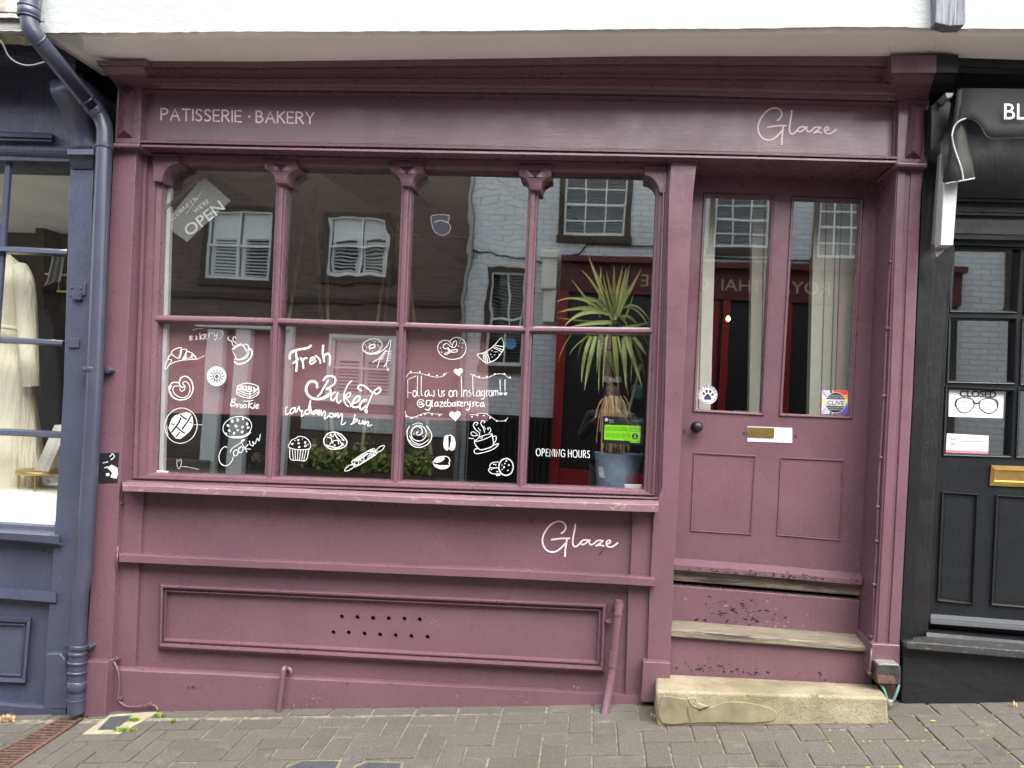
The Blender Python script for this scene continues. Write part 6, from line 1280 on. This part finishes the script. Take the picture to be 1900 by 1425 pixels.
def sash(par, h, nx, ny, frame_m=M_sash, dark=M_bwood, kind='sash', glass_m=M_dglass, cas=.055):
    x0, x1, z0, z1 = h; y = -7.0; b = MB()
    b.box((x0-cas, y-.05, z0-cas), (x0, y+.02, z1+cas)); b.box((x1, y-.05, z0-cas), (x1+cas, y+.02, z1+cas)); b.box((x0, y-.05, z1), (x1, y+.02, z1+cas)); b.box((x0-cas-.02, y-.05, z0-cas-.03), (x1+cas+.02, y+.05, z0))
    w_ = b.build('window', dark, par)
    b = MB(); t = .028
    b.box((x0, y-.06, z0), (x0+t, y-.01, z1)); b.box((x1-t, y-.06, z0), (x1, y-.01, z1)); b.box((x0+t, y-.06, z0), (x1-t, y-.01, z0+.05)); b.box((x0+t, y-.06, z1-t), (x1-t, y-.01, z1)); zm = (z0+z1)/2; b.box((x0+t, y-.055, zm-.016), (x1-t, y-.008, zm+.016))
    for i in range(1, nx): xx = x0+(x1-x0)*i/nx; b.box((xx-.009, y-.05, z0+.05), (xx+.009, y-.012, z1-t))
    for j in range(1, ny):
        if j*2 == ny: continue
        zz = z0+(z1-z0)*j/ny; b.box((x0+t, y-.049, zz-.009), (x1-t, y-.013, zz+.009))
    b.build('sash_frame', frame_m, w_)
    b = MB(); b.add([(x0, y-.045, z0), (x1, y-.045, z0), (x1, y-.045, z1), (x0, y-.045, z1)], [[0, 1, 2, 3]]); b.build('pane', M_film, w_)
    b = MB(); z = z0+.06
    if kind == 'shutter':
        for u0, u1 in ((x0+.04, (x0+x1)/2-.02), ((x0+x1)/2+.02, x1-.04)):
            b.box((u0, y-.13, z0+.02), (u0+.05, y-.09, z1-.02)); b.box((u1-.05, y-.13, z0+.02), (u1, y-.09, z1-.02)); zt = z0+(z1-z0)*(.62 if True else 1); z = z0+.07
            b.box((u0+.05, y-.13, z0+.02), (u1-.05, y-.09, z0+.06)); b.box((u0+.05, y-.125, zt), (u1-.05, y-.09, z1-.02))
            while z < zt-.02: b.add([(u0+.05, y-.09, z), (u1-.05, y-.09, z), (u1-.05, y-.125, z+.03), (u0+.05, y-.125, z+.03)], [[0, 1, 2, 3]]); z += .05
        b.build('shutter', M_sash, w_)
    else:
        while z < z1-.03: b.add([(x0+.03, y-.085, z), (x1-.03, y-.085, z), (x1-.03, y-.11, z+.022), (x0+.03, y-.11, z+.022)], [[0, 1, 2, 3]]); z += .045
        b.build('blind', M_louv, w_)
    b = MB(); b.box((x0-.05, y-.30, z0-.05), (x1+.05, y-.24, z1+.05)); b.build('dark_room', M_dark, w_)
BH = thing('brown_brick_house', 'brown brick house across the street with white shuttered windows', 'house', (R(600, 700).x, -7.0, ZB))
hb = [[(383, 392), (505, 392), (505, 520), (383, 520)], [(608, 405), (722, 405), (722, 512), (608, 512)], [(614, 628), (728, 628), (728, 738), (614, 738)], [(400, 618), (452, 618), (452, 900), (400, 900)]]
_, H = wallbox('wall', -500, 866, M_brickb, hb[:3], 5.15, BH)
for i, h in enumerate(H): sash(BH, h, 2 if i != 2 else 2, 2, kind='shutter', cas=.07 if i < 2 else .05, dark=M_bwood if i < 2 else M_sash)
def rbox(b, px0, py0, px1, py1, y0, y1, M=R):
    ym, xm = (py0+py1)/2, (px0+px1)/2; a, c_ = M(px0, ym, 0).x, M(px1, ym, 0).x; e, g_ = M(xm, py0, 0).z, M(xm, py1, 0).z; b.box((min(a, c_), y0, min(e, g_)), (max(a, c_), y1, max(e, g_))); return b
b = MB(); rbox(b, 384, 612, 412, 925, -7, -6.86); rbox(b, 434, 612, 462, 925, -7, -6.86); rbox(b, 512, 604, 540, 925, -7, -6.88); rbox(b, 376, 592, 545, 612, -7, -6.8); b.build('porch', M_sash, BH, bevel=.01)
b = MB(); rbox(b, 413, 620, 433, 925, -7.2, -6.97); rbox(b, 463, 625, 511, 925, -7.2, -6.985); b.build('door', M_dglass, BH)
b = MB(); rbox(b, 300, 880, 520, 925, -6.86, -6.3); rbox(b, 310, 850, 400, 880, -6.86, -6.6); b.build('doorstep', M_flag, BH, bevel=.01)
b = MB(); rbox(b, -500, 535, 866, 545, -7, -6.95); b.box((R(866, 600).x-8, -7.3, 5.15), (R(866, 600).x, -6.75, 5.25)); b.build('string_course', M_bwood, BH)
b = MB(); rbox(b, 560, 770, 860, 805, -7, -6.97); b.build('render_band', M_brickw, BH)
WH = thing('white_brick_house', 'white painted brick house across the street above the red shopfront', 'house', (R(1300, 700).x, -7.0, ZB))
hw = [[(1048, 322), (1162, 322), (1162, 438), (1048, 438)], [(905, 505), (972, 505), (972, 680), (905, 680)]]
hd = [[(1322, 362), (1424, 362), (1424, 466), (1322, 466)], [(1512, 370), (1600, 370), (1600, 486), (1512, 486)]]
mR = R; 
x_as = lambda q: [RD(px, py, 0) for px, py in q]
# holes of the door-pane windows expressed through the shop-window mirror
class Raw:
    def __call__(s, x, z, d=0): return Vector((x, -7, z))
allh = [[R(px, py, 0) for px, py in q] for q in hw]+[x_as(q) for q in hd]
_, H = wallbox('wall', R and 0, 1, M_brickw, [], .0, None) if False else (None, None)
b = MB(); x0, x1 = R(868, 600).x, 9.5; outer = [(x0, ZB-.6), (x1, ZB-.6), (x1, 5.5), (x0, 5.5)]; HH = []
for q in allh: HH.append(midrect(q))
HH.append((5.2, 6.0, 3.1, 4.2))
loops = [outer]+[[(a, c_), (e, c_), (e, d), (a, d)] for a, e, c_, d in HH]
tri = tessellate_polygon([[Vector((u, v, 0)) for u, v in L] for L in loops]); flat = [q for L in loops for q in L]; n = len(flat); fs = [list(t) for t in tri]; k = 0
for L in loops: m = len(L); fs += [[k+i, k+(i+1) % m, k+(i+1) % m+n, k+i+n] for i in range(m)]; k += m
b.add([(u, -7, v) for u, v in flat]+[(u, -7.25, v) for u, v in flat], fs); b.build('wall', M_brickw, WH)
for i, h in enumerate(HH): sash(WH, h, 3 if i != 1 else 2, 4 if i != 1 else 2, dark=M_bwood, cas=.075)
b = MB(); rbox(b, 868, 770, 1035, 925, -7, -6.985); b.build('black_plinth', M_black, WH)
b = MB()
for i in range(15): x = R(872+i*11, 800).x; b.tube([(x, -6.8, ZB), (x, -6.8, R(900, 768).z)], .012, 6)
rl_ = [R(870, 775), R(1034, 775)]; b.tube([(rl_[0].x, -6.8, rl_[0].z), (rl_[1].x, -6.8, rl_[1].z)], .014, 6)
tag(b.build('iron_railing', M_iron), 'black iron railing before the white brick house across the street', 'railing')
b = MB(); rbox(b, 1006, 480, 1034, 540, -7, -6.8); rbox(b, 1009, 540, 1032, 600, -7, -6.86); rbox(b, 1004, 470, 1036, 484, -7, -6.76); b.build('stone_corbel', M_cream, WH, bevel=.02)
b = MB(); rbox(b, 866, 100, 873, 900, -7, -6.9); b.build('rainwater_pipe', M_greym, WH)
for pts in ([(868, 470), (905, 468), (950, 476), (985, 480), (1010, 490)], [(1040, 476), (1075, 470), (1085, 458), (1090, 452), (1230, 458)], [(1300, 470), (1400, 476), (1600, 482)]):
    q = [R(x, y, .03) for x, y in pts]; b = MB(); b.tube(q, .012, 6); b.build('wall_cable', M_iron, WH)
RS = thing('red_shopfront', 'red shopfront with gilt lettering across the street', 'shopfront', (R(1150, 800).x, -7, ZB))
zt = R(1100, 492).z; zf = R(1100, 546).z; xl = R(1036, 600).x; xr = RD(1640, 600).x+.8
b = MB(); b.box((xl, -6.985, zf), (xr, -6.86, zt)); b.box((xl, -6.985, zt), (xr, -6.7, zt+.08)); b.build('fascia', M_redd, RS)
b = MB(); b.box((xl, -6.985, ZB), (xl+.13, -6.84, zf)); 
for x in (1.52, 2.35, 3.05, 3.75): b.box((x, -6.985, ZB), (x+.10, -6.87, zf))
b.box((xl+.13, -6.985, ZB), (xr, -6.90, .62)); b.build('frame', M_red, RS, bevel=.008)
b = MB(); b.box((xl+.13, -6.983, .62), (xr, -6.95, zf)); b.build('shop_glass', M_dglass, RS)
b = MB(); b.box((.72, -6.95, ZB), (1.45, -6.92, 1.28)); b.box((.70, -6.95, 1.28), (.78, -6.92, zf)); b.box((1.39, -6.95, 1.28), (1.47, -6.92, zf)); b.build('door', M_red, RS)
b = MB(); b.box((.92, -6.915, 1.4), (1.12, -6.912, 1.56)); b.box((1.75, -6.945, 1.3), (1.95, -6.94, 1.55)); b.build('notice', M_vinylw, RS)
def gil(txt, x, z, h):
    b = MB(); cu = None
    class W:
        def __call__(s, a, c_, d=0): return Vector((x-(a)*1.0, -6.855, z-c_))
    b.text(txt, 0, 0, h, 0, W(), sx=1.1); b.build('gilt_lettering', M_goldl, RS)
gil('ROYAL THAI', 2.95, zf+.12, .17); gil('CUISINE', 1.32, zf+.12, .17)
b = MB(); rr2 = random.Random(4)
# planters
def planter(px0, px1, pyb, pyt, lab, n):
    a, c_ = R(px0, pyb, .35), R(px1, pyt, .35); t = thing('flower_planter', lab, 'planter', ((a.x+c_.x)/2, -6.6, ZB), 'flower planters across the street')
    bx = MB(); bx.box((min(a.x, c_.x), -6.78, ZB), (max(a.x, c_.x), -6.45, ZB+.42)); bx.build('box', M_bwood, t, bevel=.01)
    for nm, m_, cnt, sz in (('foliage', M_weed, n*3, .05), ('flowers', M_flower, n, .04)):
        fb = MB()
        for i in range(cnt):
            p = Vector((rr2.uniform(min(a.x, c_.x), max(a.x, c_.x)), rr2.uniform(-6.8, -6.42), ZB+.42+abs(rr2.gauss(0, .14)))); s = sz*rr2.uniform(.5, 1.1); ax = Vector((rr2.uniform(-1, 1), rr2.uniform(-1, 1), rr2.uniform(-1, 1))).normalized(); u = ax.orthogonal().normalized()*s; v = ax.cross(u.normalized())*s
            fb.add([p+u, p+v, p-u, p-v], [[0, 1, 2, 3]])
        fb.build(nm, m_, t)
planter(560, 735, 905, 820, 'long planter of yellow and pale flowers before the brown brick house', 260); planter(748, 800, 905, 825, 'small square planter of yellow flowers by the brick house corner', 90)
# ================================================================== the photographer, seen mirrored behind the plant
def skin_mesh(verts, edges, radii, root, name, mat, par, sub=2):
    org = par.location if par else Vector((0, 0, 0))
    me = bpy.data.meshes.new(name); me.from_pydata([tuple(Vector(v)-org) for v in verts], edges, []); ob = bpy.data.objects.new(name, me); SC.collection.objects.link(ob)
    ob.modifiers.new('skin', 'SKIN'); sv = me.skin_vertices[0].data
    for i, r_ in enumerate(radii): sv[i].radius = (r_, r_) if not hasattr(r_, '__len__') else r_; sv[i].use_root = (i == root)
    ss = ob.modifiers.new('sub', 'SUBSURF'); ss.levels = sub; ss.render_levels = sub
    dg = bpy.context.evaluated_depsgraph_get(); m2 = bpy.data.meshes.new_from_object(ob.evaluated_get(dg)); bpy.data.objects.remove(ob)
    for p in m2.polygons: p.use_smooth = True
    m2.materials.clear(); m2.materials.append(mat); o = bpy.data.objects.new(name, m2); SC.collection.objects.link(o)
    if par: o.parent = par
    return o
PX, PY = .04, -3.98; gz = G(0, 1.7)-.09; hz = EYE-gz
PE = thing('person', 'photographer in dark jacket holding a phone, mirrored behind the plant', 'person', (PX, PY, gz))
V = lambda x, y, z: (PX+x, PY+y, gz+z)
body = [V(0,0,.98), V(0,0,1.12), V(0,-.01,1.30), V(0,-.02,1.44), V(0,.0,1.53), V(0,.02,1.60), V(0,.03,1.68), V(0,.02,1.76)]
be = [(i, i+1) for i in range(7)]; br = [(.15,.11), (.14,.105), (.16,.11), (.12,.085), (.055,.055), (.07,.08), (.08,.10), (.055,.07)]
for s in (-1, 1):
    k = len(body); body += [V(s*.09,0,.90), V(s*.10,.02,.50), V(s*.10,-.01,.10), V(s*.10,.02,.05), V(s*.105,.17,.035)]; be += [(0, k), (k, k+1), (k+1, k+2), (k+2, k+3), (k+3, k+4)]; br += [.085, .058, .04, .042, .03]
    k = len(body); body += [V(s*.185,-.01,1.42), V(s*.26,.08,1.20), V(s*.14,.27,hz-.05), V(s*.115,.31,hz-.015)]; be += [(3, k), (k, k+1), (k+1, k+2), (k+2, k+3)]; br += [.055, .043, .030, .028]
    h = k+3
    for f in range(4):
        k = len(body); zz = hz+.025-.018*f; body += [V(s*.10,.325,zz), V(s*.088,.338,zz+.003), V(s*.072,.339,zz+.003)]; be += [(h, k), (k, k+1), (k+1, k+2)]; br += [.0095, .009, .0075]
    k = len(body); body += [V(s*.10,.31,hz-.035), V(s*.082,.322,hz-.04)]; be += [(h, k), (k, k+1)]; br += [.011, .009]
skin_mesh(body, be, br, 0, 'body', M_skin, PE)
jk = [V(0,0,.86), V(0,0,1.0), V(0,0,1.14), V(0,-.01,1.30), V(0,-.02,1.44), V(0,.0,1.52)]; je = [(i, i+1) for i in range(5)]; jr = [(.18,.135), (.175,.13), (.165,.125), (.185,.13), (.15,.105), (.072,.07)]
for s in (-1, 1):
    k = len(jk); jk += [V(s*.195,-.01,1.42), V(s*.27,.08,1.20), V(s*.15,.26,hz-.06)]; je += [(4, k), (k, k+1), (k+1, k+2)]; jr += [.072, .062, .046]
skin_mesh(jk, je, jr, 2, 'jacket', M_jacket, PE)
tr = [V(0,0,.98)]; te = []; trr = [(.17, .125)]
for s in (-1, 1):
    k = len(tr); tr += [V(s*.095,0,.86), V(s*.10,.02,.50), V(s*.10,-.01,.12)]; te += [(0, k), (k, k+1), (k+1, k+2)]; trr += [.105, .08, .065]
skin_mesh(tr, te, trr, 0, 'trousers', M_trous, PE)
skin_mesh([V(0,-.02,1.72), V(0,.01,1.79), V(0,-.05,1.64)], [(0, 1), (0, 2)], [(.088,.085), (.06,.075), (.07,.05)], 0, 'hair', M_hair, PE)
tag(MB().box((PX-.076, PY+.348, EYE-.05), (PX+.076, PY+.356, EYE+.026)).build('phone', M_inkb, bevel=.003), 'dark phone held level by the photographer', 'phone')
